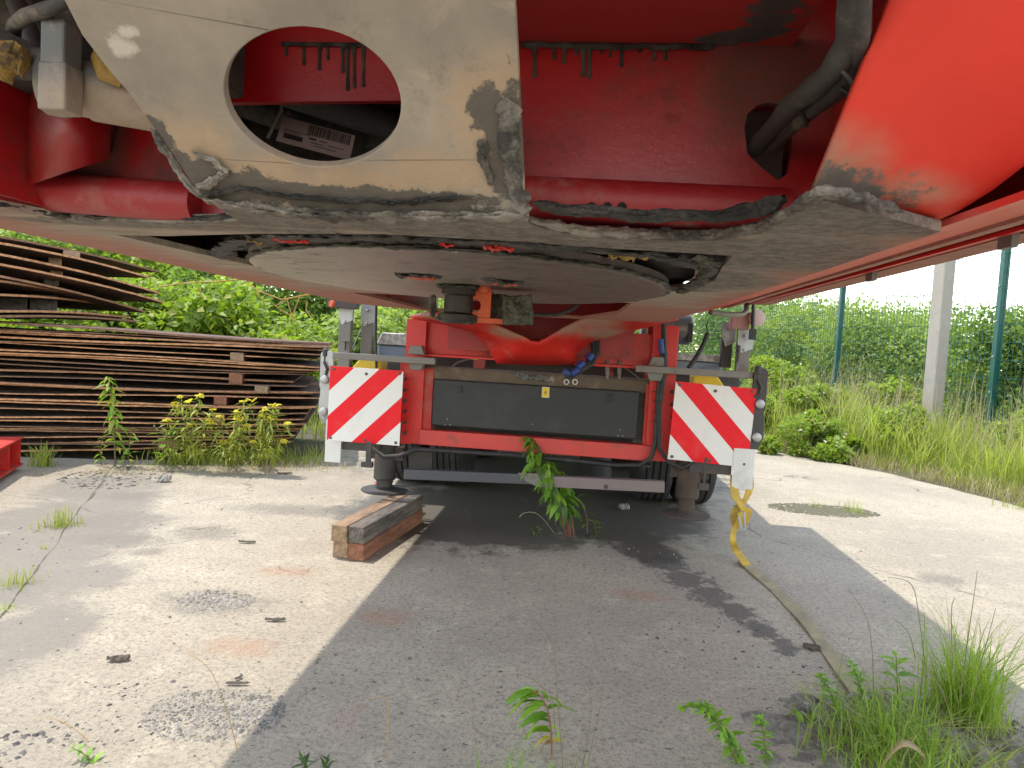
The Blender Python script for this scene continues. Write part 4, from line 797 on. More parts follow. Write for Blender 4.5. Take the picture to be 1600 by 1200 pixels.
b = px_box(1144, 487, 1171, 515, 4.05, .08); part('pink_junction_box', b, painted('faded_pink', (0.45, 0.22, 0.19), dirt=(0.2, .12, .1), amt=.5, rough=.7), bevel=.006)
b = MB(); b.lathe(L(1181, 497, v=4.05), [(.05, 0), (.05, .02), (.03, .03)], axis=Vector((.2, -1, 0)).normalized(), n=24); part('faded_reel', b, painted('faded_reel', (0.5, 0.36, 0.32), dirt=(.3, .2, .15), amt=.4, rough=.8), smooth=True)
b = px_box(1172, 514, 1181, 531, 4.0, .02); part('hanging_tag', b, MT['black']); b = MB(); b.tube([L(1177, 475, v=4.01), L(1176, 514, v=4.01)], .010, 8); part('tag_strap', b, MT['black'])
b = MB(); b.tube([L(1110, 488, v=3.5), L(1140, 492, v=3.6), L(1160, 491, v=3.7), L(1166, 486, v=3.75), L(1167, 475, v=3.8)], .014, 10); part('grab_handle', b, MT['steel'], smooth=True)
b = MB(); b.tube([L(1106, 502, v=3.9), L(1104, 510, v=3.9), L(1106, 520, v=3.9)], .004, 6); b.tube([L(1106, 520, v=3.9), L(1098, 540, v=3.9), L(1088, 558, v=3.88), L(1076, 575, v=3.86)], .014, 10); part('rubber_stay', b, MT['black'], smooth=True)
b = MB(); b.tube([L(588, 470, v=4.0), L(587, 520, v=4.0), L(588, 575, v=3.98)], .008, 10); part('rubber_stay', b, MT['black'], smooth=True)
b = MB(); b.tube([L(584, 478, v=4.5), L(565, 515, v=4.5), L(548, 550, v=4.5)], .006, 8); part('slack_rope', b, MT['act'], smooth=True)
for (x_, y_, v_) in ((540, 535, 4.12), (1154, 545, 4.08)):
    b = MB(); p = L(x_, y_, v=v_); b.lathe(p, [(.022, 0), (.022, .006), (.006, .006), (.006, -.05)], n=14) if x_ < 600 else b.lathe(p, [(.012, .02), (.012, -.02), (.007, -.02), (.007, -.08)], n=14); part('stake_latch', b, MT['steel_dark'], smooth=True)

# mudguards, chocks, grey tank behind
m = M('checker_plate'); vv = m.n('ShaderNodeTexChecker'); vv.inputs['Scale'].default_value = 26; mp = m.n('ShaderNodeMapping'); mp.inputs['Rotation'].default_value = (0, .6, .78); m.lk(m.co, mp.inputs[0]); m.lk(mp.outputs[0], vv.inputs['Vector'])
MT['checker'] = m.fin(m.mix(m.ma('MULTIPLY', vv.outputs['Fac'], .6), (0.40, 0.38, 0.37), (0.20, 0.18, 0.175)), .5, .3)
def fender(x0, x1, ytop, ymid, ybot, v, nm):
    a = L(x0, ytop, v=v); c_ = L(x1, ybot, v=v); zm = L((x0+x1)/2, ymid, v=v).z; b = MB()
    b.plate([Vector((a.x, v, c_.z)), Vector((c_.x, v, c_.z)), Vector((c_.x, v, zm)), Vector((a.x+.0, v, zm))], [], (0, .7, 0)); o = part('mudguard', b, MT['bluegrey'], bevel=.015)
    b = MB(); b.plate([Vector((a.x-.01, v-.01, zm+.002)), Vector((c_.x+.01, v-.01, zm+.002)), Vector((c_.x-.02, v-.01, a.z)), Vector((a.x+.03, v-.01, a.z))], [], (0, .6, 0)); part('checker_cover', b, MT['checker'], parent=o, bevel=.01)
fender(590, 640, 519, 540, 580, 4.45, 0); fender(1052, 1128, 551, 565, 590, 4.3, 1)
b = px_box(1100, 574, 1118, 580, 4.28, .01); part('mudguard_handle', b, MT['bluegrey'])
b = px_box(672, 560, 702, 576, 4.2, .3); part('mudguard_inner', b, MT['bluegrey'])
def chock(x0, x1, ytop, ybot, v):
    a = L(x0, ybot, v=v); c_ = L(x1, ytop, v=v); b = MB(); w_ = c_.x-a.x; b.plate([Vector((a.x, v, a.z)), Vector((c_.x, v, a.z)), Vector((c_.x, v, c_.z)), Vector((a.x+w_*.35, v, c_.z))] if x0 < 800 else [Vector((a.x, v, a.z)), Vector((c_.x, v, a.z)), Vector((c_.x-w_*.35, v, c_.z)), Vector((a.x, v, c_.z))], [], (0, .14, 0)); part('wheel_chock', b, MT['yellow'], bevel=.006)
chock(545, 596, 561, 580, 4.0); chock(1082, 1142, 590, 612, 3.95); chock(540, 600, 685, 700, 3.95)
b = MB(); b.lathe(L(1062, 517, v=4.6), [(.12, 0), (.14, .02), (.14, .25), (.1, .27)], axis=Vector((0, -1, 0)), n=32)
p = L(1060, 515, v=4.6); b = MB(); b.tube([p+Vector((-.25, 0, 0)), p+Vector((.07, 0, 0)), p+Vector((.085, 0, 0))], [.10, .10, .085], 28); part('air_tank', b, MT['act'], smooth=True); b = px_box(1076, 505, 1081, 535, 4.5, .1); part('tank_strap', b, MT['black'])
# deck over the wheels
b = MB(); b.bx((-.62, 4.14, .80), (.80, 4.345, .955)); part('deck_leak_block', b, MT['steel_dark'])  # block added to stop sunlight leaking in ahead of the deck
b = MB(); b.bx((-1.22, 4.35, .78), (1.22, 12.5, .96)); part('load_deck', b, MT['steel_dark']); b = MB()
for u_ in (-.35, .35): b.bx((u_-.06, 3.95, .62), (u_+.06, 12.3, .778))
part('chassis_rail', b, MT['steel_dark'])
# wheels
def wheel(u, v, lab):
    r_ = .40; w_ = .25; b = MB(); prof = [(r_*.60, -w_/2), (r_*.93, -w_/2), (r_*.985, -w_/2+.02), (r_, -w_/2+.045)]
    for k in range(4): c0 = -w_/2+.055+k*.045; prof += [(r_, c0), (r_-.014, c0+.002), (r_-.014, c0+.010), (r_, c0+.012)]
    prof += [(r_, w_/2-.045), (r_*.985, w_/2-.02), (r_*.93, w_/2), (r_*.60, w_/2)]
    b.lathe((u, v, r_), prof, axis=Vector((1, 0, 0)), n=56); wh = part('wheel', b, MT['tyre'], smooth=True)
    b = MB(); 
    for s_ in (-1, 1): b.lathe((u, v, r_), [(r_*.61, s_*w_/2*.9), (r_*.56, s_*w_/2*.8), (r_*.5, s_*w_/2*.2), (.05, s_*w_/2*.2)], axis=Vector((1, 0, 0)), n=32)
    part('rim', b, MT['galv'], parent=wh, smooth=True)
for u0, v0_ in ((L(643, 740, v=4.95).x, 5.05), (L(706, 740, v=4.95).x, 5.05), (L(1016, 760, v=4.95).x, 5.05), (L(1080, 760, v=4.95).x, 5.05)): wheel(u0, v0_, '')
for u0 in (-.95, -.66, .70, .98): wheel(u0, 6.4, '')
b = MB(); b.cyl((-.9, 5.05, .42), (.9, 5.05, .42), .06); part('axle', b, MT['steel_dark'])
b = MB(); b.tube([L(930, 700, v=4.2), L(930, 750, v=4.2)], .10, 28); b.lathe(L(930, 745, v=4.2), [(.07, 0), (.11, -.02), (.07, -.06)], n=24); part('air_spring', b, MT['black'], smooth=True)
# supporting jacks
def jack(cx, ytop, yfl, ypl, v, padz, mats, nm):
    P = lambda px, py: L(px, py, v=v); c0 = P(cx, ypl).x; zt = P(cx, ytop).z; zf = P(cx, yfl).z; b = MB()
    b.tube([Vector((c0, v, zf)), Vector((c0, v, zf+.012)), Vector((c0, v, zf+.013)), Vector((c0, v, zt))], [.062, .068, .066, .066], 32); j = part('support_jack', b, mats, smooth=True)
    b = MB(); b.tube([Vector((c0, v, padz+.012)), Vector((c0, v, zf))], .046, 28); b.tube([Vector((c0, v, padz+.05)), Vector((c0, v, padz+.065))], .050, 28); part('jack_ram', b, MT['steel_dark'] if cx < 800 else MT['rustpad'], parent=j, smooth=True)
    b = MB(); b.lathe((c0, v, padz), [(.132, 0), (.138, .004), (.136, .010), (.06, .018), (.045, .03)], n=48); part('foot_plate', b, mats, parent=j, smooth=True)
    for s_ in (-1, 1):
        b = MB(); b.box((c0+s_*.085, v, zf+.16), (.05, .05, .08)); b.lathe((c0+s_*.095, v-.026, zf+.16), [(.014, 0), (.014, .012)], axis=Vector((0, -1, 0)), n=8); part('jack_bracket', b, MT['rustpad'], parent=j, bevel=.002)
    return c0, zf
jl, zf_ = jack(600, 686, 748, 772, 3.87, .172, MT['steel_dark'], 0)
jr, zf2 = jack(1071, 720, 778, 806, 3.87, .172, MT['rustpad'], 1)
b = MB(); b.lathe((jl-.03, 3.81, .172+.055), [(.007, 0), (.006, .006)], axis=Vector((-.2, -1, 0)).normalized(), n=10); part('red_cap', b, MT['red'])
b = MB(); b.bx((L(572, 700, v=3.6).x, 3.6, L(572, 722, v=3.6).z), (L(580, 700, v=3.6).x, 3.61, L(572, 690, v=3.6).z)); b.bx((L(566, 700, v=3.6).x, 3.59, L(572, 730, v=3.6).z), (L(583, 700, v=3.6).x, 3.62, L(572, 722, v=3.6).z)); part('drop_link', b, MT['steel_dark'])
b = MB(); b.bx((L(1101, 720, v=3.6).x, 3.6, L(1105, 756, v=3.6).z), (L(1106, 700, v=3.6).x, 3.61, L(1105, 715, v=3.6).z)); b.bx((L(1096, 700, v=3.6).x, 3.59, L(1105, 766, v=3.6).z), (L(1112, 700, v=3.6).x, 3.62, L(1105, 756, v=3.6).z)); part('drop_link', b, MT['steel_dark'])
# link bars between the jacks
def bar(pa, pb, va, vb, h, d, mat, name):
    a, c_ = L(*pa, v=va), L(*pb, v=vb); dr = (c_-a); ln = dr.length; q = Vector((1, 0, 0)).rotation_difference(dr.normalized()).to_matrix(); b = MB(); b.box((a+c_)/2, (ln, d, h), q); return part(name, b, mat, bevel=.003)
bar((632, 740), (835, 748), 3.66, 3.70, .056, .05, painted('slate_bar', (0.06, 0.06, 0.07), dirt=(.15, .12, .1), amt=.4), 'link_bar')
bar((850, 751), (1038, 760), 3.68, 3.64, .06, .05, painted('pinkish_bar', (0.20, 0.155, 0.15), dirt=(.12, .09, .08), amt=.5, rough=.7), 'link_bar')
a = [L(px, py, v=3.67) for px, py in ((809, 739), (852, 740), (852, 763), (838, 760), (822, 752))]; b = MB(); b.plate(a, [], (0, .02, 0)); part('link_bar_tip', b, MT['steel'])
p = L(947, 760, v=3.64); b = MB(); b.lathe(p, [(.014, 0), (.013, .006), (.006, .008)], axis=Vector((0, -1, 0)), n=16); part('link_bolt', b, MT['steel_dark'], smooth=True)
b = MB(); b.bx((L(640, 700, v=3.9).x, 3.9, L(640, 735, v=3.9).z), (L(676, 700, v=3.9).x, 3.93, L(640, 700, v=3.9).z)); part('jack_mount', b, MT['steel_dark'])

# ------------------------------------------------------------------ ratchet strap on the ground and hanging
def ribbon(pts, wd, wdir, mat, th=.003):
    P = [Vector(p) for p in pts]; S_ = []
    for i in range(len(P)-1):
        p0_, p1_, p2_, p3_ = P[max(i-1, 0)], P[i], P[i+1], P[min(i+2, len(P)-1)]
        for k in range(8):
            t = k/8; S_.append((.5*((2*p1_)+(p2_-p0_)*t+(2*p0_-5*p1_+4*p2_-p3_)*t*t+(3*p1_-p0_-3*p2_+p3_)*t**3), i+t))
    S_.append((P[-1], len(P)-1)); b = MB(); rows = []
    for j, (p, s_) in enumerate(S_):
        i = min(int(s_), len(wdir)-2); w_ = (Vector(wdir[i]).lerp(Vector(wdir[i+1]), s_-i)).normalized()*wd/2
        rows.append([p-w_, p-w_*.4+Vector((0, 0, .0006)), p+w_*.4+Vector((0, 0, .0006)), p+w_])
    b.sheet(rows); return b
m = M('yellow_webbing'); sep = m.n('ShaderNodeTexWave'); sep.inputs['Scale'].default_value = 60; m.lk(m.co, sep.inputs[0])
c = m.mix(m.mr(m.noise(14, 6, .7), .35, .7), (0.52, 0.34, 0.035), (0.30, 0.20, 0.05)); c = m.mix(m.mr(sep.outputs['Fac'], .6, .9, 0, .25), c, (0.1, 0.08, .03)); MT['web'] = m.fin(c, .75)
m = M('faded_webbing'); MT['web2'] = m.fin(m.mix(m.mr(m.noise(14, 8, .7), .3, .7), (0.36, 0.30, 0.17), (0.22, 0.19, 0.12)), .85)
st_ = thing('lashing_strap', 'yellow lashing strap knotted over the right arm with its faded tail trailing on the ground', 'strap')
def SW(px, py, y): return W(px, py, y=y)
y0 = 3.52/K_SET
b = ribbon([SW(1147, 742, y0+.05), SW(1148, 770, y0), SW(1158, 790, y0-.02), SW(1168, 800, y0-.02), SW(1160, 822, y0-.03), SW(1148, 815, y0-.01), SW(1150, 798, y0), SW(1166, 778, y0+.02), SW(1172, 760, y0+.04), SW(1171, 742, y0+.06)], .045, [(1, .5, 0), (1, .4, .1), (1, .3, -.3), (1, 0, .5), (1, .2, .3), (1, .5, .2), (1, .3, -.3), (.9, .5, .2), (1, .5, 0), (1, .5, 0)], MT['web'])
obj('knotted_webbing', b, MT['web'], st_, solid=.003)
g1, g2 = W(1152, 875, z=.02), W(1190, 905, z=.012)
b = ribbon([SW(1160, 800, y0-.03), SW(1156, 815, y0-.05), SW(1147, 828, y0-.06), SW(1145, 845, y0-.1), tuple(W(1152, 862, z=.05)), tuple(W(1168, 884, z=.012))], .042, [(1, .2, .2), (1, .3, 0), (1, .6, 0), (1, .8, 0), (1, .3, 0), (1, .1, 0)], MT['web'])
obj('hanging_webbing', b, MT['web'], st_, solid=.003)
gp_ = [(1160, 875), (1180, 893), (1210, 920), (1235, 945), (1258, 968), (1285, 1005), (1310, 1040), (1335, 1075), (1355, 1110)]
b = ribbon([tuple(W(px, py, z=.010+.004*math.sin(i*2.1))) for i, (px, py) in enumerate(gp_)], .040, [(1, -.2, .15), (1, -.1, .25), (1, -.1, .1), (1, .0, .3), (1, 0, .2), (1, .1, .1), (1, .1, .2), (1, .2, .1), (1, .2, .1)], MT['web2'])
obj('faded_tail', b, MT['web2'], st_, solid=.003)
b = MB(); c0 = SW(1160, 820, y0-.07); R_ = [SW(1154, 806, y0-.07), SW(1158, 826, y0-.07), SW(1162, 829, y0-.07), SW(1164, 824, y0-.07), SW(1162, 800, y0-.07)]; b.tube(R_, .005, 8); obj('steel_hook', b, MT['galv'], st_, smooth=True)

# ------------------------------------------------------------------ rusty plates
m = M('rusty_plate'); n1 = m.noise(3, 8, .7); n2 = m.noise(30, 8, .8)
geo = m.n('ShaderNodeNewGeometry'); sepn = m.n('ShaderNodeSeparateXYZ'); m.lk(geo.outputs['Normal'], sepn.inputs[0])
c = m.mix(m.mr(n1, .35, .65), (0.05, 0.03, 0.024), (0.17, 0.085, 0.05)); c = m.mix(m.mr(n2, .45, .65, 0, .7), c, (0.05, 0.03, 0.025)); c = m.mix(m.mr(m.noise(1.4, 5, .6, stretch=(.4, 1, 1)), .5, .7, 0, .7), c, (0.33, 0.17, 0.10))
m.bump(n2, .6, .01); MT['rust'] = m.fin(c, .9)
m = M('cut_rust_edge'); n2 = m.noise(25, 8, .75); oi = m.n('ShaderNodeObjectInfo')
c = m.mix(m.mr(n2, .3, .7), (0.26, 0.11, 0.045), (0.60, 0.31, 0.15)); c = m.mix(m.mr(oi.outputs['Random'], .45, .95, .0, .7), c, (0.07, 0.045, 0.038)); m.bump(n2, .8, .01); MT['rust_edge'] = m.fin(c, .9)
def rusty(zl, zr, ln, dp, th, pos, rz, lab, bow=0, xoff=0, cut=0, ends=.0, group='stacked rusty steel plates'):
    """plate running along -x from its right end; front edge at local y=0"""
    nx = 40; r = random.Random(int(zl*1000)+int(ln*100)); b = MB(); top = []; bot = []; ph = r.random()*10
    for i in range(nx+1):
        t = i/nx; x = -ln+ln*t; z = zl+(zr-zl)*t+bow*math.sin(t*PI)+.006*math.sin(t*9+ph)+ends*max(0, t-.75)**2*16*-1
        jag = .016*noise.noise(Vector((x*9, ph, 0)))+.006*noise.noise(Vector((x*40, ph, 0)))+cut*max(0, t-.9)*10*dp*.5
        yb = dp-cut*max(0, t-.85)*3
        rough_ = .0025*noise.noise(Vector((x*60, ph*2, 1)))
        top.append([(x, jag, z+th+rough_), (x, yb*.5, z+th+.004), (x, yb, z+th)]); bot.append([(x, jag-.002, z-rough_), (x, yb*.5, z+.004), (x, yb, z)])
    n3 = 3; vs = [p for r_ in top for p in r_]+[p for r_ in bot for p in r_]; o_ = len(top)*3; F1 = []; F2 = []
    for i in range(nx):
        for k in range(2):
            F1.append((i*3+k, (i+1)*3+k, (i+1)*3+k+1, i*3+k+1)); F1.append((o_+i*3+k, o_+i*3+k+1, o_+(i+1)*3+k+1, o_+(i+1)*3+k))
        F2.append((i*3, o_+i*3, o_+(i+1)*3, (i+1)*3)); F2.append((i*3+2, (i+1)*3+2, o_+(i+1)*3+2, o_+i*3+2))
    e = nx*3
    for k in range(2): F2.append((e+k, o_+e+k, o_+e+k+1, e+k+1)); F2.append((k, k+1, o_+k+1, o_+k))
    b.add(vs, F1, 0); b.add([], [], 1); b.f += F2; b.m += [1]*len(F2)
    o = obj('rusty_steel_plate', b, [MT['rust'], MT['rust_edge']], label=lab, cat='steel plate', group=None); o['group'] = group
    o.location = pos; o.rotation_euler = (0, 0, rz); return o
sr = math.radians(13); pr = W(505, 700, y=4.62); PR = Vector((pr.x, 4.62, 0))
def hh(c): return max(.0, .85-(c-485)*.00131)
levels = [(485, 575, 1565, .016, 0), (506, 583, 1555, .008, 0), (520, 590, 1560, .012, 0), (534, 598, 1545, .008, 0), (545, 605, 1555, .015, 0), (572, 622, 1540, .010, 0), (588, 660, 1510, .008, 0), (600, 690, 1530, .012, 0), (618, 700, 1500, .010, 0), (640, 715, 1530, .014, 0), (655, 735, 1490, .010, 0), (676, 752, 1460, .008, 0),
          (715, 785, 1405, .015, 0), (738, 806, 1470, .008, 0), (768, 842, 1530, .016, 0), (792, 855, 1500, .008, 0), (820, 868, 1540, .010, 0), (850, 915, 1520, .014, 0), (872, 930, 1500, .012, 0), (900, 955, 1480, .009, 0), (940, 985, 1465, .012, 0), (975, 1012, 1480, .010, 0), (992, 1026, 1455, .008, 0), (1010, 1040, 1450, .012, 0), (1030, 1055, 1440, .010, 0), (1056, 1072, 1430, .008, 0), (1085, 1095, 1400, .012, 0), (1103, 1110, 1420, .010, 0), (1125, 1128, 1380, .012, 0)]
words = ['topmost'] + [a_ for a_ in ('second third fourth fifth sixth seventh eighth ninth tenth eleventh twelfth thirteenth fourteenth fifteenth sixteenth seventeenth eighteenth nineteenth twentieth twenty-first twenty-second twenty-third twenty-fourth twenty-fifth twenty-sixth twenty-seventh twenty-eighth').split()] + ['lowest']
words = words[:len(levels)-1]+['lowest']
look = ['flat rusty plate with its orange top face showing', 'thin rusty plate', 'bright orange edged plate', 'dark thin plate', 'dark sagging plate', 'brown jagged plate', 'orange cut plate with ragged rim', 'thin brown plate']
for i, (cl_, cr, xr, th, bw) in enumerate(levels):
    xoff = (xr-1565)*.325*4.6/1040/math.cos(sr); th *= .8; zl_ = hh(cl_)-th; zr_ = hh(cr-78)-th
    o = rusty(zl_+(zl_-zr_)*.3, zr_, 3.4, 1.25, th, PR+Vector((xoff, random.uniform(-.015, .02), .01)), sr, '%s, %s in the lower stack' % (look[i % 8], words[i]) if 0 < i < 99 else '%s, %s of the lower stack' % (look[i % 8], words[i]), bow=-.008 if i % 3 else .006, cut=(.35 if i in (0, 4, 6) else .1), ends=.012 if i in (4, 5, 6, 7) else 0)
# a plinth of dark sleepers below
def spacer(px, py, w_, h_, y, lab, mi=0, dz=None, dep=.5):
    p = W(px, py, y=y); b = MB(); b.box((0, dep/2, 0), (w_, dep, h_)); o = obj('spacer_block', b, WD[mi], bevel=.004, label=lab, cat='wood block'); o.location = p; o.rotation_euler = (0, 0, sr)
spacer(370, 558, .085, .060, 4.50, 'upper dark spacer under the lid plates at right of the lower stack', 0)
spacer(368, 592, .085, .075, 4.50, 'bright brown spacer below the upper dark one in the lower stack', 1)
spacer(344, 626, .08, .060, 4.48, 'spacer hidden behind the yellow flowers, fourth gap of the lower stack', 1)
spacer(341, 655, .08, .065, 4.48, 'lowest visible spacer behind the yellow flowers', 1)
spacer(408, 609, .085, .05, 4.50, 'pale broken wood wedge poking out near the right of the lower stack', 0, dep=.2)
spacer(262, 697, .12, .06, 4.40, 'brown timber end at the foot of the lower stack beside the ragwort', 1)
# upper stack, plates seen from below
def upl(ya, yb_, xb, yb2, lab, th=.014, far=None, da=3.85, db=5.5):
    A = W(-30, ya, y=da); B = W(xb, yb2, y=db); z1, z2 = A.z, B.z; dr = Vector((B.x-A.x, B.y-A.y, 0)); ln = dr.length; dr.normalize(); nr = Vector((-dr.y, dr.x, 0))
    nx, ny = 24, 6; b = MB(); rows = []; r = random.Random(int(ya)); ph = r.random()*9
    V = []; wd = 2.2
    for k in range(2):
        for i in range(nx+1):
            t = i/nx*1.0
            for j in range(ny+1):
                s_ = j/ny; base = A+(B-A)*t; lift = -.05*s_*0; jit = .012*noise.noise(Vector((t*30, ph, 0))) if j == 0 else 0
                p = Vector((base.x, base.y, base.z))+nr*(s_*wd+jit); p.z += .02*math.sin(t*PI)+(th if k else 0)+.015*math.sin(s_*3+ph)-.05*s_; V.append(p)
    F1 = []; F2 = []; m_ = (nx+1)*(ny+1)
    for i in range(nx):
        for j in range(ny):
            q = i*(ny+1)+j; F1.append((q, q+1, q+ny+2, q+ny+1)); F1.append((m_+q, m_+q+ny+1, m_+q+ny+2, m_+q+1))
        q = i*(ny+1); F2.append((q, q+ny+1, m_+q+ny+1, m_+q)); q += ny; F2.append((q, q+ny+1, m_+q+ny+1, m_+q))
    for j in range(ny):
        q = nx*(ny+1)+j; F2.append((q, q+1, m_+q+1, m_+q)); F2.append((j, j+1, m_+j+1, m_+j))
    b.add(V, F1, 0); b.f += F2; b.m += [1]*len(F2)
    o = obj('rusty_steel_plate', b, [MT['rust'], MT['rust_edge']], label=lab, cat='steel plate'); o['group'] = 'rusty plates of the upper stack'
upl(370, 0, 247, 428, 'uppermost rusty plate of the high stack with a notch at its tip', da=4.3, db=5.9)
upl(380, 0, 232, 437, 'second plate of the high stack, bright rim above the spacers')
upl(397, 0, 250, 462, 'third plate of the high stack with dark belly')
upl(413, 0, 256, 476, 'fourth plate of the high stack, longest and darkest tip')
upl(424, 0, 228, 486, 'fifth plate of the high stack with a pale worn rim')
upl(440, 0, 200, 484, 'sixth plate of the high stack, orange and curved')
upl(464, 0, 180, 482, 'seventh plate of the high stack just above the big timber')
upl(484, 0, 190, 497, 'lowest plate of the high stack resting near the lid plate')
upl(492, 0, 205, 500, 'thin plate lying between the high stack and the lower one')
upl(500, 0, 215, 506, 'dark plate touching the top of the lower stack')
def spacer2(px, py, w_, h_, y, lab, mi=0): 
    p = W(px, py, y=y); b = MB(); b.box((0, .4, 0), (w_, .8, h_)); o = obj('spacer_block', b, WD[mi], bevel=.004, label=lab, cat='wood block'); o.location = p; o.rotation_euler = (0, 0, .6)
spacer2(112, 398, .10, .05, 4.75, 'pale block on top of the high stack', 0); spacer2(86, 408, .075, .055, 4.6, 'upper block between the high plates', 0); spacer2(88, 425, .075, .05, 4.6, 'middle block between the high plates', 0); spacer2(80, 440, .085, .05, 4.6, 'lower block between the high plates, grey side up', 2)
spacer2(68, 478, .16, .16, 4.75, 'big dark timber upright carrying the high stack', 2); spacer2(14, 480, .20, .16, 4.6, 'big dark timber at the very left under the high stack', 2)

# red steel channel at bottom left
rc = thing('red_steel_channel', 'open red steel channel section lying at the left edge on the slab', 'steel channel')
cA = W(36, 726, z=.03); cB = W(-2, 750, z=.03); cdx = (cB-cA).normalized(); cdy = Vector((cdx.y, -cdx.x, 0)); cdy = cdy if cdy.x < 0 else -cdy
ch = Matrix(((cdx.x, cdy.x, 0, cA.x), (cdx.y, cdy.y, 0, cA.y), (0, 0, 1, cA.z), (0, 0, 0, 1)))
def tb(b): b.v = [tuple(ch @ Vector(v_)) for v_ in b.v]; return b
h_ = .155
b = MB(); b.bx((0, 0, h_), (1.6, .34, h_+.012)); obj('top_flange', tb(b), MT['red_dusty'], rc, bevel=.003)
b = MB(); b.bx((0, 0, 0), (1.6, .34, .012)); obj('bottom_flange', tb(b), MT['red_dusty'], rc, bevel=.003)
b = MB(); b.bx((0, .17, .0125), (1.6, .185, h_-.001)); obj('web', tb(b), MT['red'], rc)
for x_ in (.01, .22, .5):
    b = MB(); b.bx((x_, .01, .0125), (x_+.014, .169, h_-.001)); obj('stiffener', tb(b), MT['red'], rc)

# ------------------------------------------------------------------ foliage
LM = {'bramble': leafmat('bramble_leaf', (0.11, 0.175, 0.018), (0.31, 0.42, 0.05), .45, yellow=(0.40, 0.38, 0.07)),
      'light': leafmat('pale_leaf', (0.15, 0.22, 0.045), (0.38, 0.47, 0.13), .45),
      'tree': leafmat('tree_leaf', (0.085, 0.145, 0.028), (0.25, 0.35, 0.08), .45),
      'grass': leafmat('grass_blade', (0.20, 0.27, 0.035), (0.48, 0.53, 0.13), .5, yellow=(0.36, 0.31, 0.13)),
      'dry': leafmat('dry_grass', (0.26, 0.20, 0.11), (0.48, 0.40, 0.25), .3),
      'weed': leafmat('weed_leaf', (0.10, 0.22, 0.02), (0.30, 0.50, 0.05), .4),
      'weeddark': leafmat('dull_weed_leaf', (0.04, 0.09, 0.022), (0.10, 0.17, 0.04), .35, yellow=(0.25, 0.2, 0.03)),
      'rag': leafmat('ragwort_leaf', (0.16, 0.22, 0.03), (0.42, 0.44, 0.07), .4),
      'yel': leafmat('yellow_petal', (0.75, 0.60, 0.02), (0.85, 0.75, 0.05), .2),
      'pink': leafmat('bramble_blossom', (0.55, 0.42, 0.42), (0.75, 0.68, 0.66), .2), 'deadleaf': leafmat('dead_leaf', (0.30, 0.16, 0.05), (0.5, 0.30, 0.12), .3), 'far': leafmat('far_wood_leaf', (0.035, 0.06, 0.035), (0.07, 0.11, 0.06), .2)}
LM['fgrass'] = leafmat('front_grass_blade', (0.12, 0.21, 0.02), (0.34, 0.48, 0.06), .4, yellow=(0.42, 0.36, 0.16))
LM['stem'] = painted('plant_stem', (0.16, 0.15, 0.06), dirt=(0.2, .09, .06), amt=.6, scale=12, rough=.7)
LM['redstem'] = painted('red_stem', (0.22, 0.08, 0.05), dirt=(0.12, .12, .05), amt=.5, scale=12, rough=.7)
LM['trunk'] = painted('branch_bark', (0.10, 0.08, 0.06), dirt=(0.05, .05, .035), amt=.6, scale=12, rough=.9)
LM['twig'] = painted('yellow_twig', (0.42, 0.24, 0.05), dirt=(0.3, .15, .05), amt=.5, scale=12, rough=.8)
def leaves_arr(C, size, up=.5, seed=0, long=1.6):
    r = np.random.default_rng(seed); n = len(C); s_ = size*(.6+.8*r.random((n, 1)))
    a = r.normal(0, 1, (n, 3)); a /= np.linalg.norm(a, axis=1, keepdims=True)
    nr = r.normal(0, 1, (n, 3)); nr[:, 2] = np.abs(nr[:, 2])+up; nr /= np.linalg.norm(nr, axis=1, keepdims=True)
    a -= nr*(a*nr).sum(1, keepdims=True); a /= np.linalg.norm(a, axis=1, keepdims=True)+1e-6; b_ = np.cross(nr, a)
    v0 = C-a*s_*long/2; v2 = C+a*s_*long/2-nr*s_*.15; v1 = C+b_*s_*.5+nr*s_*.15-a*s_*.1; v3 = C-b_*s_*.5+nr*s_*.15-a*s_*.1
    V = np.stack([v0, v1, v2, v3], 1).reshape(-1, 3); i = np.arange(n)[:, None]*4
    Fc = np.concatenate([i+np.array([[0, 1, 2]]), i+np.array([[0, 2, 3]])], 1).reshape(-1, 3); return V, Fc
def cloud(n, clumps, seed, fill=.35):
    r = np.random.default_rng(seed); cl_ = np.array(clumps); wts = cl_[:, 3]**2; k = r.choice(len(cl_), n, p=wts/wts.sum())
    d = r.normal(0, 1, (n, 3)); d /= np.linalg.norm(d, axis=1, keepdims=True); q = np.where(r.random(n) < fill, r.random(n)**.5, 1+.12*r.normal(0, 1, n))[:, None]
    P = cl_[k, :3]+d*q*cl_[k, 3:4]*np.array([1, 1, .85]); P[:, 2] = np.maximum(P[:, 2], .02); return P
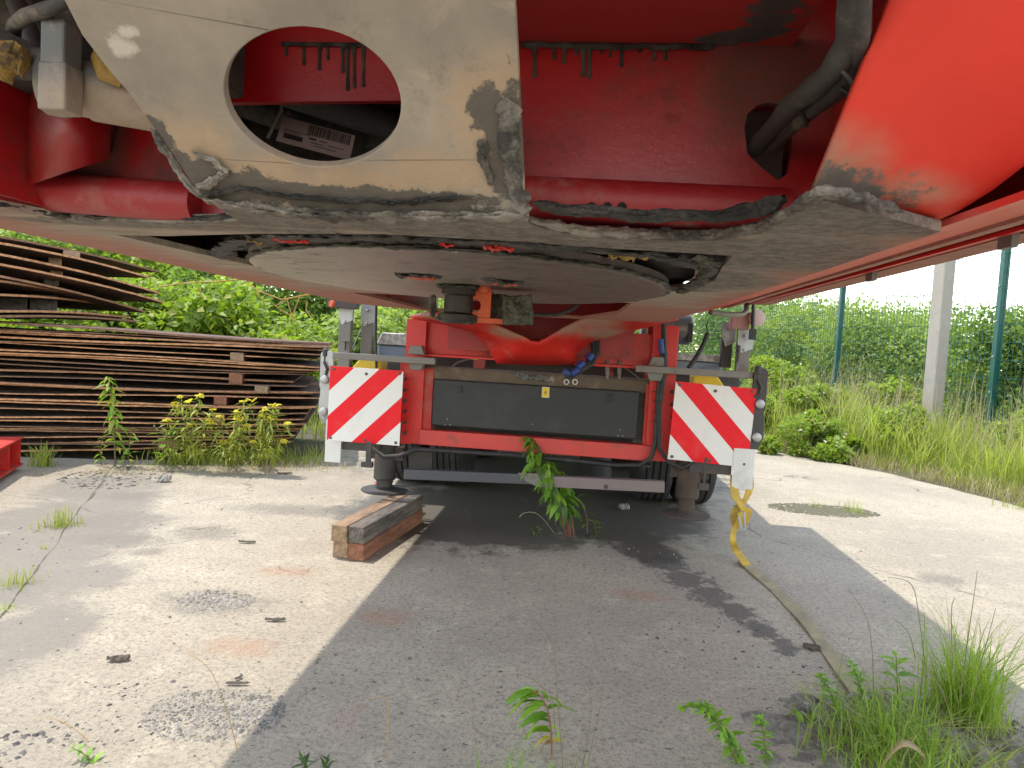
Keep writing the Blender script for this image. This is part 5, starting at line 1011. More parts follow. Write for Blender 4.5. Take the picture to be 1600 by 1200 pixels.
def bush(name, lab, x, y, rx, ry, h, n, leaf, mat, seed, cat='bush', ncl=22, flowers=0, group=None, trunk=False, base=0.0):
    r = random.Random(seed); cl_ = []
    for k in range(ncl):
        a = r.random()*2*PI; q = r.random()**.5; zc = base+(h-base)*(.15+.85*r.random()); sh = (1-((zc-base)/(h-base)*.9)**2)**.5 if h > base else 1
        cl_.append((rx*q*sh*math.cos(a), ry*q*sh*math.sin(a), zc*.88, (h-base)*(.14+.16*r.random())))
    o = thing(name, lab, cat, (x, y, 0), 0, group); P = cloud(n, cl_, seed); V, Fc = leaves_arr(P, leaf, .4, seed); arr_obj('foliage', V, Fc, LM[mat], o, kind='stuff')
    b = MB()
    for k in range(6 if not trunk else 9):
        c_ = cl_[k]; b.tube([(r.uniform(-.1, .1), r.uniform(-.1, .1), -.05), (c_[0]*.4, c_[1]*.4, c_[2]*.6), (c_[0], c_[1], c_[2])], [.03 if trunk else .010, .02 if trunk else .007, .005], 6)
    if trunk: b.tube([(0, 0, -.05), (.05, .02, h*.3), (0, 0, h*.65), (.1, 0, h*.9)], [.09, .075, .05, .02], 10)
    obj('trunk' if trunk else 'stems', b, LM['trunk'], o)
    if flowers:
        Pf = cloud(flowers, [(c[0], c[1]-.05, c[2]+.05, c[3]*1.05) for c in cl_], seed+50, 0); V, Fc = leaves_arr(Pf, .028, .6, seed, 1.1); arr_obj('blossom', V, Fc, LM['pink'], o, kind='stuff')
    return o
def grass_field(name, pts, hmin, hmax, wd, lean, mat, seed=0, parent=None, **k):
    r = np.random.default_rng(seed); n = len(pts); P = np.zeros((n, 3)); P[:, :pts.shape[1]] = pts; P[:, 2] -= .02 if pts.shape[1] == 2 else 0
    h = r.uniform(hmin, hmax, (n, 1)); h *= np.array([[.62+.75*max(-.4, min(.6, noise.noise(Vector((p_[0]*1.7, p_[1]*1.7, seed)))+.3*noise.noise(Vector((p_[0]*6, p_[1]*6, seed)))))] for p_ in P])+.25; a = r.random((n, 1))*2*PI; d = np.concatenate([np.cos(a), np.sin(a), 0*a], 1); ln = lean*r.random((n, 1))**.8*h
    s = np.concatenate([-np.sin(a+r.normal(0, .6, (n, 1))), np.cos(a), 0*a], 1); wv = wd*(.6+.8*r.random((n, 1)))
    Vs = []
    for t, ww in ((0, 1.), (.4, .9), (.75, .55), (1.0, .0)):
        c_ = P+d*ln*t**1.8+np.array([0, 0, 1])*h*(t-.25*lean*t**3)
        if ww > 0: Vs += [c_-s*wv*ww/2, c_+s*wv*ww/2]
        else: Vs.append(c_)
    V = np.stack(Vs, 1).reshape(-1, 3); i = np.arange(n)[:, None]*7
    T_ = [(0, 1, 3), (0, 3, 2), (2, 3, 5), (2, 5, 4), (4, 5, 6)]; Fc = np.concatenate([i+np.array([t]) for t in T_], 1).reshape(-1, 3)
    return arr_obj(name, V, Fc, LM[mat], parent, **k)

# fence
FA = Vector((6.35, 4.9, 0)); FB = Vector((4.88, 10.0, 0)); fd = (FB-FA).normalized(); seg = 2.5
p1310 = W(1308, 560, y=10.0); p1560 = W(1562, 500, y=7.55)
FP0 = Vector((p1560.x, 7.55, 0)); FP1 = Vector((p1310.x, 10.0, 0)); fd = (FP1-FP0).normalized(); seg = (FP1-FP0).length
MT['green'] = painted('green_powder_coat', (0.003, 0.085, 0.065), dirt=(0.02, .06, .05), amt=.3, scale=6, rough=.35)
fe = thing('mesh_fence', 'green welded mesh fence with square posts along the right verge', 'fence', FP0)
H = 2.75
posts = [FP0+fd*seg*k for k in range(-2, 6)]
for i, p in enumerate(posts):
    q = p-FP0; b = MB(); b.bx((q.x-.035, q.y-.035, -.1), (q.x+.035, q.y+.035, H+.05)); b.bx((q.x-.038, q.y-.038, H+.051), (q.x+.038, q.y+.038, H+.06)); po = obj('fence_post', b, MT['green'], fe, bevel=.004)
    for z in np.arange(.3, H, .4): b = MB(); b.lathe((q.x-.037, q.y-.0, z), [(.012, 0), (.010, .008)], axis=Vector((-1, -.3, 0)).normalized(), n=8); obj('post_clip', b, MT['galv'], po)
for i in range(len(posts)-1):
    a = posts[i]-FP0+fd*.04; e = posts[i+1]-FP0-fd*.04; b = MB(); nr = Vector((-fd.y, fd.x, 0)); L_ = (e-a).length
    n_ = int(L_/.05)
    for k in range(n_+1): q = a+(e-a)*k/n_; b.tube([q+Vector((0, 0, .05)), q+Vector((0, 0, H))], .0030, 4, False)
    for z in np.arange(.06, H, .2):
        for s_ in (-.006, .006): b.tube([a+nr*s_+Vector((0, 0, z)), e+nr*s_+Vector((0, 0, z))], .0036, 4, False)
    obj('mesh_panel', b, MT['green'], fe, kind='stuff')
m = M('weathered_concrete_post'); MT['cpost'] = m.fin(m.mix(m.noise(9, 8, .75), (0.24, 0.21, 0.18), (0.40, 0.36, 0.31)), .9)
p = W(1461, 600, y=7.2); b = MB(); tp = Vector((.10, 0, 3.0)); b.box((0, 0, 1.5), (.155, .14, 3.2), Matrix(((1, 0, .004), (0, 1, 0), (0, 0, 1)))); o = obj('concrete_post', b, MT['cpost'], bevel=.018, label='old grey concrete post standing in the long grass before the green fence', cat='post'); o.location = (p.x, p.y, 0); o.rotation_euler = (0, math.radians(-.5), .3)

def along(t, off, z=0): nr = Vector((fd.y, -fd.x, 0)); q = FP0+fd*t+nr*off; return q.x, q.y     # off>0: beyond the fence
rB = [('bramble_bush', 'bright green bramble by the slab edge right behind the right warning board', 3.2, 7.6, .9, .8, .62, 9000, .034, 'bramble', 1, 26),
      ('bramble_bush', 'bramble with white blossoms in front of the nearer part of the fence', 4.3, 7.9, .8, .7, .72, 9000, .034, 'bramble', 2, 26),
      ('bramble_bush', 'low bramble patch right of the concrete post', 5.2, 6.4, .5, .5, .6, 5000, .032, 'bramble', 3, 12),
      ('bramble_bush', 'bramble arching against the farther fence posts', 3.4, 9.8, 1.1, .9, .9, 9000, .04, 'bramble', 4, 30),
      ('bramble_bush', 'yellowish bramble sprawling onto the straw near the slab edge', 2.95, 6.5, .5, .35, .40, 4500, .032, 'bramble', 5, 12),
      ('bramble_bush', 'bramble half buried in grass under the concrete post', 3.85, 6.6, .5, .35, .5, 4500, .032, 'bramble', 6, 14),
      ('bramble_bush', 'bright low bramble by the slab edge at the right picture border', 4.7, 5.6, .4, .3, .36, 3000, .032, 'light', 7, 6)]
for nm_, lb, x, y, rx, ry, h, n, lf, mt_, sd, fl in rB: bush(nm_, lb, x, y, rx, ry, h, n, lf, mt_, sd, flowers=fl*2)
for k, (t, off_, h, rr_, mt_, lb, n) in enumerate([(-1.6, 1.3, 1.75, 1.2, 'light', 'dark leafy shrub behind the fence at the right picture edge', 9000), (1.0, 1.7, 1.85, 1.2, 'tree', 'shrub with dense leaves behind the fence between the two green posts', 9000), (3.2, 1.4, 2.0, 1.3, 'light', 'pale green shrub behind the fence just left of the second post', 10000),
        (5.4, 1.6, 2.35, 1.4, 'light', 'tall pale shrub behind the fence nearest the right warning board', 11000), (7.8, 1.6, 2.6, 1.5, 'tree', 'tall shrub beyond the fence seen between the trailer stakes', 10000), (10.5, 1.5, 2.7, 1.7, 'light', 'farthest pale shrub along the fence line', 9000), (2.0, 3.6, 2.1, 1.5, 'bramble', 'rounded hedge clump further behind the fence posts', 8000), (5.5, 4.5, 2.6, 1.7, 'tree', 'dark green clump rising behind the pale shrubs', 8000), (-1.5, 4.0, 2.0, 1.5, 'light', 'light hedge clump behind the dark shrub at far right', 8000)]):
    x, y = along(t, off_); bush('fence_shrub', lb, x, y, rr_, rr_*.8, h*.93, int(n*1.7), .042, mt_, 20+k, flowers=20 if k < 3 else 0, cat='shrub', ncl=34, group='shrubs beyond the fence')
# left hedge
for k, (px, yy, h, rx, mt_, lb, n, lf) in enumerate([(300, 7.2, 1.35, .9, 'bramble', 'bright bramble mound behind the right end of the plate stack', 10000, .055), (440, 7.6, 1.15, .9, 'bramble', 'bramble mound left of the trailer stakes', 9000, .055), (190, 7.0, 1.3, .8, 'bramble', 'bramble mound rising between the two plate stacks', 8000, .055), (40, 8.0, 1.6, 1.0, 'bramble', 'bramble showing through the gap beside the big timbers', 7000, .06),
        (560, 8.5, 1.1, .9, 'light', 'pale bush seen between the left trailer stakes', 7000, .055), (640, 9.5, 1.6, .9, 'light', 'pale bush directly behind the left mudguard', 6000, .06), (330, 10.5, 2.1, 1.4, 'tree', 'darker shrub behind the bright bramble mound', 11000, .055), (480, 11, 2.0, 1.4, 'tree', 'grey green shrub near the yellow twigs', 11000, .055), (600, 12.5, 2.2, 1.5, 'tree', 'dark shrub behind the left stakes in the distance', 9000, .06), (40, 11.5, 2.9, 1.6, 'light', 'high pale shrub over the top of the plate stack', 9000, .06), (180, 12, 2.9, 1.5, 'bramble', 'high green shrub right of the pale one over the plate stack', 9000, .06), (760, 13, 1.5, 1.4, 'light', 'low shrub far behind the load deck', 6000, .06)]):
    p = W(px, 500, y=yy); bush('bramble_bush' if mt_ == 'bramble' else 'hedge_shrub', lb, p.x, yy, rx, .8, h, n, lf, mt_, 60+k, flowers=50 if k in (0, 1, 6, 7) else 0, cat='bush' if mt_ == 'bramble' else 'shrub', ncl=30)
# trees further back
for k, (x, y, h, rx, lb) in enumerate([(-9, 20, 4.2, 2.6, 'broad tree behind the left hedge'), (-3.0, 24, 4.0, 2.6, 'tree in the gap behind the left stakes'), (3.5, 26, 3.9, 2.4, 'tree behind the trailer axis far away'), (9.5, 27, 4.3, 2.6, 'tree seen above the right warning board'), (-15, 22, 5.4, 3, 'tree at the far left edge behind the plates')]):
    bush('background_tree', lb, x, y, rx, rx, h, 9000, .13, 'tree', 90+k, cat='tree', trunk=True, base=.8)
bl = []
for k in range(46): bl.append((random.uniform(-70, 90), random.uniform(75, 95), random.uniform(2, 3.2), random.uniform(2.0, 3.0)))
P = cloud(42000, bl, 5); V, Fc = leaves_arr(P, .34, .4, 5); arr_obj('distant_wood', V, Fc, LM['far'], label='hazy distant wood line beyond the fence', cat='wood', kind='stuff')
P2 = cloud(12000, [(36+random.uniform(-6, 7), 66+random.uniform(-3, 3), random.uniform(1.5, 4.3), random.uniform(1.4, 2.2)) for _ in range(26)], 6); V, Fc = leaves_arr(P2, .3, .4, 6); arr_obj('distant_copse', V, Fc, LM['far'], label='dark round copse on the horizon between the concrete post and fence posts', cat='wood', kind='stuff')
# pale wall/building glimpse
# yellow twigs above the bramble
tw = thing('dead_bramble_cane', 'bare yellow arching canes over the bramble on the left', 'dead cane'); b = MB()
for P_ in (((250, 448), (290, 442), (340, 440), (378, 436)), ((378, 436), (405, 455), (440, 468), (485, 460)), ((430, 478), (448, 468), (470, 462), (490, 458)), ((448, 467), (455, 490), (458, 505)), ((470, 460), (460, 485), (455, 500)), ((428, 476), (440, 485), (452, 492)), ((400, 452), (405, 462), (412, 470)), ((312, 450), (314, 460), (318, 466)), ((480, 470), (478, 485), (488, 498))):
    b.tube([W(px, py, y=6.5) for px, py in P_], .006, 6)
obj('cane', b, LM['twig'], tw, smooth=True)

# verge grasses
r = np.random.default_rng(3)
def verge(n, o0, o1, t0=-6, t1=12):
    e = np.array([[e3.x, e3.y], [e2.x, e2.y], [e1.x, e1.y], [1.9, 9.0]]); e = np.vstack([[e3.x+1.6, e3.y-2.4], e]); k = r.integers(0, 4, n); t = r.random((n, 1)); P = e[k]*(1-t)+e[k+1]*t
    d = e[k+1]-e[k]; nr = np.stack([d[:, 1], -d[:, 0]], 1); nr /= np.linalg.norm(nr, axis=1, keepdims=True); return P+nr*(o0+(o1-o0)*r.random((n, 1)))
grass_field('tall_grass', verge(17000, .40, 2.2), .2, .8, .0065, .7, 'grass', 11, label='tall green grass filling the verge before the fence', cat='grass', kind='stuff')
grass_field('dry_grass', verge(9000, .05, 1.1), .04, .26, .003, 1.4, 'dry', 12, label='dead straw matted along the slab edge', cat='grass', kind='stuff')
grass_field('seeding_grass', verge(2600, .6, 1.9), .6, 1.1, .004, .35, 'dry', 13, label='straw coloured seeding grass standing above the green verge', cat='grass', kind='stuff')
grass_field('short_grass', verge(6000, .2, 1.3), .06, .25, .006, .8, 'grass', 14, label='short fresh grass along the slab edge', cat='grass', kind='stuff')
P = r.uniform([-12, 5.6], [-.2, 10], (9000, 2)); grass_field('rough_grass', P, .1, .5, .009, .7, 'grass', 15, label='rough grass behind the plate stacks and left hedge', cat='grass', kind='stuff')
P = r.uniform([1.5, 9], [14, 22], (9000, 2)); grass_field('field_grass', P, .2, .7, .014, .6, 'grass', 16, label='long grass of the field beyond the slab', cat='grass', kind='stuff')
# straw at the stack foot
fa = W(60, 742, z=0); fb_ = W(560, 730, z=0); t = r.random((900, 1)); P = np.array([[fa.x, fa.y]])*(1-t)+np.array([[fb_.x, fb_.y]])*t+r.normal(0, .06, (900, 2)); grass_field('dry_grass', P, .03, .12, .003, 1.4, 'dry', 17, label='straw and dead stalks along the foot of the plate stack', cat='grass', kind='stuff')

# individual leaf plants
def leaf_mesh(name, ln, wd, droop, mat, serr=0, n=6):
    b = MB(); rows = []
    for i in range(n+1):
        t = i/n; w_ = wd*math.sin(PI*min(1, t**.8))**.8*(1+(serr if i % 2 else -serr))/2 if 0 < i < n else wd*.04; z = -droop*t*t*ln; rows.append([Vector((-w_, t*ln, z+w_*.35)), Vector((0, t*ln, z)), Vector((w_, t*ln, z+w_*.35))])
    b.sheet(rows); me = bpy.data.meshes.new(name); me.from_pydata(b.v, [], b.f); me.materials.append(mat); me.polygons.foreach_set('use_smooth', [True]*len(me.polygons)); return me
def put_leaf(me, parent, pos, az, el, sc=1, roll=0, name='leaf'):
    o = bpy.data.objects.new(name, me); COL.objects.link(o); o.parent = parent; o.location = pos; o.rotation_mode = 'YXZ'
    o.matrix_local = Matrix.Translation(pos) @ Matrix.Rotation(az, 4, 'Z') @ Matrix.Rotation(el, 4, 'X') @ Matrix.Rotation(roll, 4, 'Y') @ Matrix.Scale(sc, 4); return o
def curve(P, k=6):
    P = [Vector(p) for p in P]; S_ = []
    for i in range(len(P)-1):
        p0_, p1_, p2_, p3_ = P[max(i-1, 0)], P[i], P[i+1], P[min(i+2, len(P)-1)]
        for j in range(k): t = j/k; S_.append(.5*((2*p1_)+(p2_-p0_)*t+(2*p0_-5*p1_+4*p2_-p3_)*t*t+(3*p1_-p0_-3*p2_+p3_)*t**3))
    return S_+[P[-1]]
def weed(name, lab, cat, base, stems, meshes, n, rstem=.003, stem_mat='stem', start=.15, el=(.1, .6), sc=(.7, 1.1), seed=0, tipdense=False, azr=None):
    r = random.Random(seed); o = thing(name, lab, cat, base); b0 = Vector(base); k = 0
    for st in stems:
        C = curve([Vector(p)-b0 for p in st]); b = MB(); N = len(C); b.tube(C, [rstem*(1-.65*i/N) for i in range(N)], 7); obj('stem', b, LM[stem_mat], o, smooth=True)
        m_ = max(3, int(n/len(stems)))
        for i in range(m_):
            t = start+(1-start)*(i+.5)/m_; j = min(N-2, int(t*(N-1))); f_ = t*(N-1)-j; p = C[j].lerp(C[j+1], min(1, f_)); az = (k*2.4+r.uniform(-.4, .4)) if azr is None else r.uniform(*azr)
            s_ = r.uniform(*sc)*(1.0 if t < .75 else 1.0-.5*(t-.75)/.25); put_leaf(r.choice(meshes), o, p, az, r.uniform(*el)+(t*.5 if tipdense else 0), s_, r.uniform(-.3, .3)); k += 1
    return o
# central weed, leaning stems
cb = W(890, 838, z=0); Y0 = cb.y
wl = [leaf_mesh('leaf', .085, .030, .5, LM['weed']), leaf_mesh('leaf', .07, .026, .9, LM['weeddark']), leaf_mesh('leaf', .07, .024, .3, LM['weed'])]
def cw(px, py, dy=0): return tuple(W(px, py, y=Y0+dy))
weed('leaning_weed', 'leafy weed leaning before the lower beam with reddish stalks', 'weed', tuple(cb), [[cw(892, 838), cw(885, 790), cw(868, 745, -.02), cw(850, 715, -.03), cw(835, 695, -.03), cw(824, 682, -.04)], [cw(897, 838), cw(892, 795), cw(882, 760), cw(876, 735)], [cw(885, 838), cw(872, 800, -.05), cw(852, 752, -.09), cw(836, 722, -.09), cw(828, 702, -.09)], [cw(888, 838), cw(880, 800, .05), cw(866, 760, .08), cw(852, 726, .09), cw(845, 700, .09)], [cw(893, 838), cw(878, 790, -.1), cw(862, 750, -.12), cw(856, 722, -.12)], [cw(890, 838), cw(884, 800), cw(876, 775), cw(866, 755)]], wl, 330, .0035, 'redstem', .30, (-1.0, .3), (.7, 1.2), 1)
weed('side_shoot', 'short shoot on a bent red stalk right of the leaning weed', 'weed', tuple(W(925, 838, z=0)), [[cw(918, 832), cw(915, 800), cw(903, 780), cw(892, 773)], [tuple(W(932, 838, z=0)), cw(930, 825), cw(926, 812)]], wl, 22, .0022, 'redstem', .1, (-.2, .9), (.4, .7), 2)
weed('low_sprout', 'tiny sprouts on the stain left of the leaning weed', 'weed', tuple(W(845, 838, z=0)), [[tuple(W(845, 838, z=0)), cw(843, 830), cw(840, 822)], [tuple(W(835, 838, z=0)), cw(833, 832), cw(832, 826)]], wl, 10, .0012, 'stem', .2, (0, .8), (.25, .4), 3)
b = MB(); dr = thing('dead_stalk', 'single dry stalk arched over the oil stain', 'dead stalk', tuple(W(865, 830, z=0))); bb0 = W(865, 830, z=0); b.tube(curve([W(865, 832, z=0)-bb0, Vector(cw(850, 812))-bb0, Vector(cw(835, 801))-bb0, Vector(cw(818, 802))-bb0, Vector(cw(812, 808))-bb0]), .0018, 6); obj('stalk', b, LM['dry'], dr)
q = W(735, 735, y=5.2); weed('low_sprout', 'small bright sprout glimpsed under the lower beam', 'weed', (q.x, 5.2, 0), [[(q.x, 5.2, 0), (q.x, 5.2, .1), (q.x+.02, 5.2, .18)]], wl, 10, .002, 'stem', .2, (0, .8), (.6, 1.0), 5)
# tall weed at left by the plate stack
tb_ = W(180, 728, z=0); Y1 = tb_.y-.03
tl_ = [leaf_mesh('leaf', .095, .03, .5, LM['weed'], .05), leaf_mesh('leaf', .085, .028, .7, LM['rag'], .05)]
def c1(px, py, dy=0): return tuple(W(px, py, y=Y1+dy))
weed('tall_weed', 'tall upright leafy weed before the plate stack at left', 'weed', tuple(tb_), [[tuple(tb_), c1(179, 690), c1(176, 640), c1(172, 610), c1(168, 588)]], tl_, 46, .005, 'stem', .2, (-.5, .4), (.7, 1.1), 11)
weed('tall_weed', 'shorter pale weed immediately right of the tall upright one', 'weed', tuple(W(200, 726, z=0)), [[tuple(W(200, 726, z=0)), c1(202, 700), c1(205, 668)], [tuple(W(196, 726, z=0)), c1(192, 700), c1(190, 680)]], tl_, 22, .003, 'stem', .15, (-.2, .7), (.5, .8), 12)
weed('tall_weed', 'small green weed immediately left of the tall upright one', 'weed', tuple(W(158, 726, z=0)), [[tuple(W(158, 726, z=0)), c1(158, 705), c1(160, 682)]], tl_, 12, .003, 'stem', .15, (-.2, .7), (.4, .6), 13)
for k, (px, lb, mt_) in enumerate([(270, 'bushy low weed at the left foot of the yellow flowers', 0), (260, 'broad leaved weed just before the brown timber end', 1)]):
    q = W(px, 722, z=0); weed('bushy_weed', lb, 'weed', tuple(q), [[tuple(q), c1(px+d_, 700), c1(px+d_*2.4, 670-abs(d_))] for d_ in (-8, -2, 4, 9)], tl_, 36, .003, 'stem', .15, (-.1, .8), (.45, .8), 14+k)
# ragwort with yellow heads
fl_me = bpy.data.meshes.new('flower'); b = MB()
for k in range(14):
    a = k*2.4; rr_ = .006+.010*(k/14)**.5*2; b.lathe((rr_*math.cos(a), rr_*math.sin(a), .004*math.sin(k)), [(.002, -.004), (.0075, 0), (.005, .003)], n=7)
fl_me.from_pydata(b.v, [], b.f); fl_me.materials.append(LM['yel'])
rl = [leaf_mesh('leaf', .075, .015, .6, LM['rag'], n=4), leaf_mesh('leaf', .065, .016, .3, LM['rag'], n=4), leaf_mesh('leaf', .07, .014, 1.0, LM['rag'], n=4)]
def ragwort(px, py, heads, lab, seed, nl):
    q = W(px, py, z=0); stems = []; r = random.Random(seed)
    for hx, hy in heads: bx_ = px+(hx-px)*.35; stems.append([tuple(W(bx_, py, z=0)), c1(bx_+(hx-bx_)*.3, py-(py-hy)*.4, r.uniform(-.05, .05)), c1(hx-(hx-bx_)*.15, hy+(py-hy)*.2, r.uniform(-.05, .05)), c1(hx, hy, -.02)])
    o = weed('ragwort', lab, 'ragwort', tuple(q), stems, rl, nl, .0025, 'stem', .12, (-.5, .9), (.6, 1.1), seed)
    for hx, hy in heads:
        for j in range(2): p = Vector(c1(hx+r.uniform(-5, 5), hy+r.uniform(-3, 2), -.02))-q; put_leaf(fl_me, o, p, r.random()*6, r.uniform(.2, 1.0), r.uniform(.5, .85), 0, 'flower_head')
ragwort(300, 722, [(284, 622), (296, 626), (311, 618), (275, 632), (330, 640), (322, 655), (262, 655), (300, 668)], 'yellow flowered ragwort on the left of the clump before the plates', 31, 290)
ragwort(355, 722, [(381, 625), (393, 627), (371, 643), (346, 650), (373, 655), (388, 665), (375, 672), (330, 660), (352, 690)], 'dense ragwort in the middle of the clump with many heads', 32, 290)
ragwort(405, 722, [(425, 634), (412, 641), (450, 663), (423, 655), (407, 650), (432, 635), (395, 690), (440, 690)], 'ragwort at the right of the clump leaning to the jack', 33, 290)
# small tufts
def tuft(name, lab, px, py, n, r_, h0, h1, mat, wd=.004, lean=.7, z=0, cat='grass tuft', seed=1, seedheads=0):
    q = W(px, py, z=z); rr2 = np.random.default_rng(seed+int(px)); P = rr2.normal(0, r_, (n, 2)); o = thing(name, lab, cat, (q.x, q.y, z)); grass_field('blades', P, h0, h1, wd, lean, mat, seed+int(px), o, kind='stuff'); return o
tuft('grass_tuft', 'bright grass tuft between the red channel and the stack', 68, 728, 110, .03, .08, .24, 'grass', .006, .6)
tuft('grass_tuft', 'grass tuft at the slab corner next to the left jack side', 487, 722, 160, .09, .06, .24, 'grass', .005, .7)
tuft('grass_tuft', 'reddish dry tuft in the left joint, the upper one', 92, 822, 120, .035, .05, .17, 'rag', .003, .6)
tuft('grass_tuft', 'tiny green tuft in the left joint', 70, 858, 40, .015, .02, .06, 'grass', .003, .7)
tuft('grass_tuft', 'thin mixed tuft in the left joint, the lower one', 30, 912, 70, .03, .04, .13, 'rag', .0025, .6)
tuft('grass_tuft', 'stray tuft at the left picture edge', 5, 955, 30, .02, .03, .08, 'grass', .0025, .7)
tuft('grass_tuft', 'upright tuft on the mossy patch on the right slab', 1332, 800, 70, .04, .04, .16, 'grass', .003, .5)
tuft('grass_tuft', 'short wisps on the left side of the mossy patch', 1280, 792, 25, .03, .02, .10, 'grass', .0025, .5)
tuft('grass_tuft', 'small weed tuft in the kerb edge far right', 1590, 795, 60, .05, .04, .16, 'rag', .004, .7)
tuft('grass_tuft', 'dried clod of straw on the lit slab right of the strap', 1197, 757, 90, .05, .01, .04, 'dry', .004, 1.5)
for k, (px_, lb_) in enumerate(((262, 'leftmost'), (300, 'second'), (340, 'third'), (378, 'fourth'), (415, 'fifth'), (448, 'rightmost'))): tuft('grass_tuft', 'yellow green low growth at the foot of the ragwort, %s of six' % lb_, px_, 724, 130, .07, .06, .20, 'rag', .006, .9, seed=70+k)
x, y = wz(1285, 797); o = scatter_stones('mossy_patch', x, y, .34, .16, 2600, .004, .012, MT['moss'], 'mossy gravel patch on the right slab', 'moss', flat=.3, dens=.7)
# foreground clump and soil mound
mo = W(1420, 1150, z=0); b = MB(); rows = []
for i in range(100):
    row = []
    for j in range(70):
        u_, v_ = (i/99*2-1), (j/69*2-1); d_ = math.sqrt(u_*u_+v_*v_); p = Vector((mo.x+u_*.42+.02, mo.y-.06+v_*.26, 0)); e_ = noise.fractal(p*9, .8, 2, 5)*.35; hgt = .05*max(0, 1-max(0, d_+e_)**1.4)+.02*noise.fractal(p*22, .8, 2, 5)*max(0, 1-d_)-.006; p.z = hgt; row.append(p)
    rows.append(row)
b.sheet(rows); obj('soil_mound', b, grease_m('grey_soil', (0.15, 0.13, 0.105), (0.33, 0.29, 0.24), .8, 60, .9), smooth=True, label='low mound of grey soil and rubble under the front right weeds', cat='soil', kind='stuff')
scatter_stones('rubble', mo.x+.05, mo.y-.02, .34, .2, 900, .002, .010, MT['gravel'], 'small rubble strewn over the front right soil mound', 'rubble', zb=.012)
tuft('grass_clump', 'dense upright green grass clump at front right', 1500, 1120, 620, .042, .12, .40, 'fgrass', .0024, .9, .02, 'grass clump', 3)
tuft('grass_clump', 'spreading grass clump left of the dense one at front right', 1390, 1175, 760, .070, .08, .28, 'fgrass', .0024, 1.3, .03, 'grass clump', 4)
tuft('grass_clump', 'low green tuft at the bottom edge under the spreading clump', 1480, 1200, 260, .09, .04, .13, 'grass', .0035, 1.2, .02, 'grass clump', 5)
tuft('dry_tuft', 'dead straw fringe around the front right clumps', 1480, 1165, 420, .11, .03, .13, 'dry', .0022, 1.5, .02, 'straw', 6)
tuft('grass_clump', 'small tuft at the far right of the soil mound', 1540, 1140, 160, .05, .05, .15, 'grass', .0028, 1.0, .02, 'grass clump', 8)
def wisp(name, lab, pts, y, r_=.0011, mat='stem'):
    b = MB(); P = [W(px, py, y=y) for px, py in pts]; C = curve(P); b.tube(C, [r_*(1-.6*i/len(C)) for i in range(len(C))], 5); o = thing(name, lab, 'grass stalk', tuple(P[0])); 
    b.v = [tuple(Vector(v_)-P[0]) for v_ in b.v]; obj('stalk', b, LM[mat], o)
wy = mo.y
for k, (pts, lb) in enumerate([([(1365, 1085), (1362, 1010), (1352, 960), (1325, 920)], 'dark stalk bent left, the leftmost above the front right clump'), ([(1448, 1060), (1438, 980), (1425, 915), (1390, 902)], 'stalk with a tip bent far left over the front right clump'), ([(1500, 1090), (1512, 1000), (1522, 930), (1527, 892)], 'tallest straight stalk over the front right clump'), ([(1518, 1090), (1540, 1010), (1556, 950)], 'rightmost straight stalk leaning right over the clump'), ([(1490, 1060), (1487, 1000), (1487, 950), (1492, 935)], 'short dark stalk in the middle of the front right clump'), ([(1430, 1030), (1420, 990), (1395, 965)], 'thin arching blade inside the front right clump'), ([(1380, 1160), (1300, 1080), (1250, 1065)], 'long thin blade reaching left from the front right clump')]): wisp('grass_stalk', lb, pts, wy-.02*k, .0013)
sl_ = [leaf_mesh('leaf', .027, .011, .4, LM['weed'], n=4), leaf_mesh('leaf', .018, .008, .6, LM['weed'], n=4)]
fy = W(1200, 1195, z=0).y
def c2(px, py, dy=0): return tuple(W(px, py, y=fy+dy))
weed('spurge', 'creeping bright spurge with many small leaves at front, left of the clump', 'weed', c2(1160, 1215), [[c2(1160, 1215), c2(1140, 1165), c2(1115, 1125), c2(1085, 1105), c2(1062, 1108)], [c2(1165, 1215), c2(1152, 1175), c2(1135, 1140), c2(1112, 1118), c2(1098, 1100)]], sl_, 130, .0022, 'stem', .03, (-.3, 1.0), (.8, 1.3), 41)
weed('spurge', 'short upright spurge beside the creeping one', 'weed', c2(1202, 1210), [[c2(1202, 1210), c2(1196, 1170), c2(1190, 1135), c2(1186, 1122)]], sl_, 46, .002, 'stem', .05, (-.2, 1.0), (.8, 1.3), 42)
fy = mo.y+.02
weed('spurge', 'leafy spire leaning left out of the front right clump', 'weed', c2(1320, 1130), [[c2(1325, 1140), c2(1308, 1105), c2(1292, 1075), c2(1281, 1052)]], sl_, 60, .0022, 'stem', .05, (-.1, 1.0), (.9, 1.4), 43)
weed('spurge', 'leafy spire in the centre left of the front right clump', 'weed', c2(1355, 1130), [[c2(1360, 1140), c2(1350, 1095), c2(1340, 1060), c2(1330, 1035)]], sl_, 56, .0022, 'stem', .05, (-.1, 1.0), (.9, 1.4), 44)
bl_ = [leaf_mesh('leaf', .055, .022, .5, LM['weed'])]
weed('dock_seedling', 'broad leaved seedling rising in the middle of the clump', 'weed', c2(1405, 1130), [[c2(1405, 1130), c2(1402, 1070), c2(1400, 1025)]], bl_, 14, .002, 'stem', .2, (.3, 1.2), (.6, 1.0), 45)
weed('dock_seedling', 'wilted drooping leaf shoot at the left of the clump', 'weed', c2(1290, 1140), [[c2(1290, 1140), c2(1262, 1120), c2(1238, 1108)]], bl_, 6, .002, 'stem', .3, (-.6, .2), (.7, 1.0), 46)
b = MB(); rows = []
for i in range(7):
    a = i/6; rows.append([W(1375+a*70, 1205-28*math.sin(a*PI)*(1-s_)-40*s_*math.sin(a*PI*.9+.2)-a*20, y=mo.y-.22+.02*s_) for s_ in (0, .5, 1)])
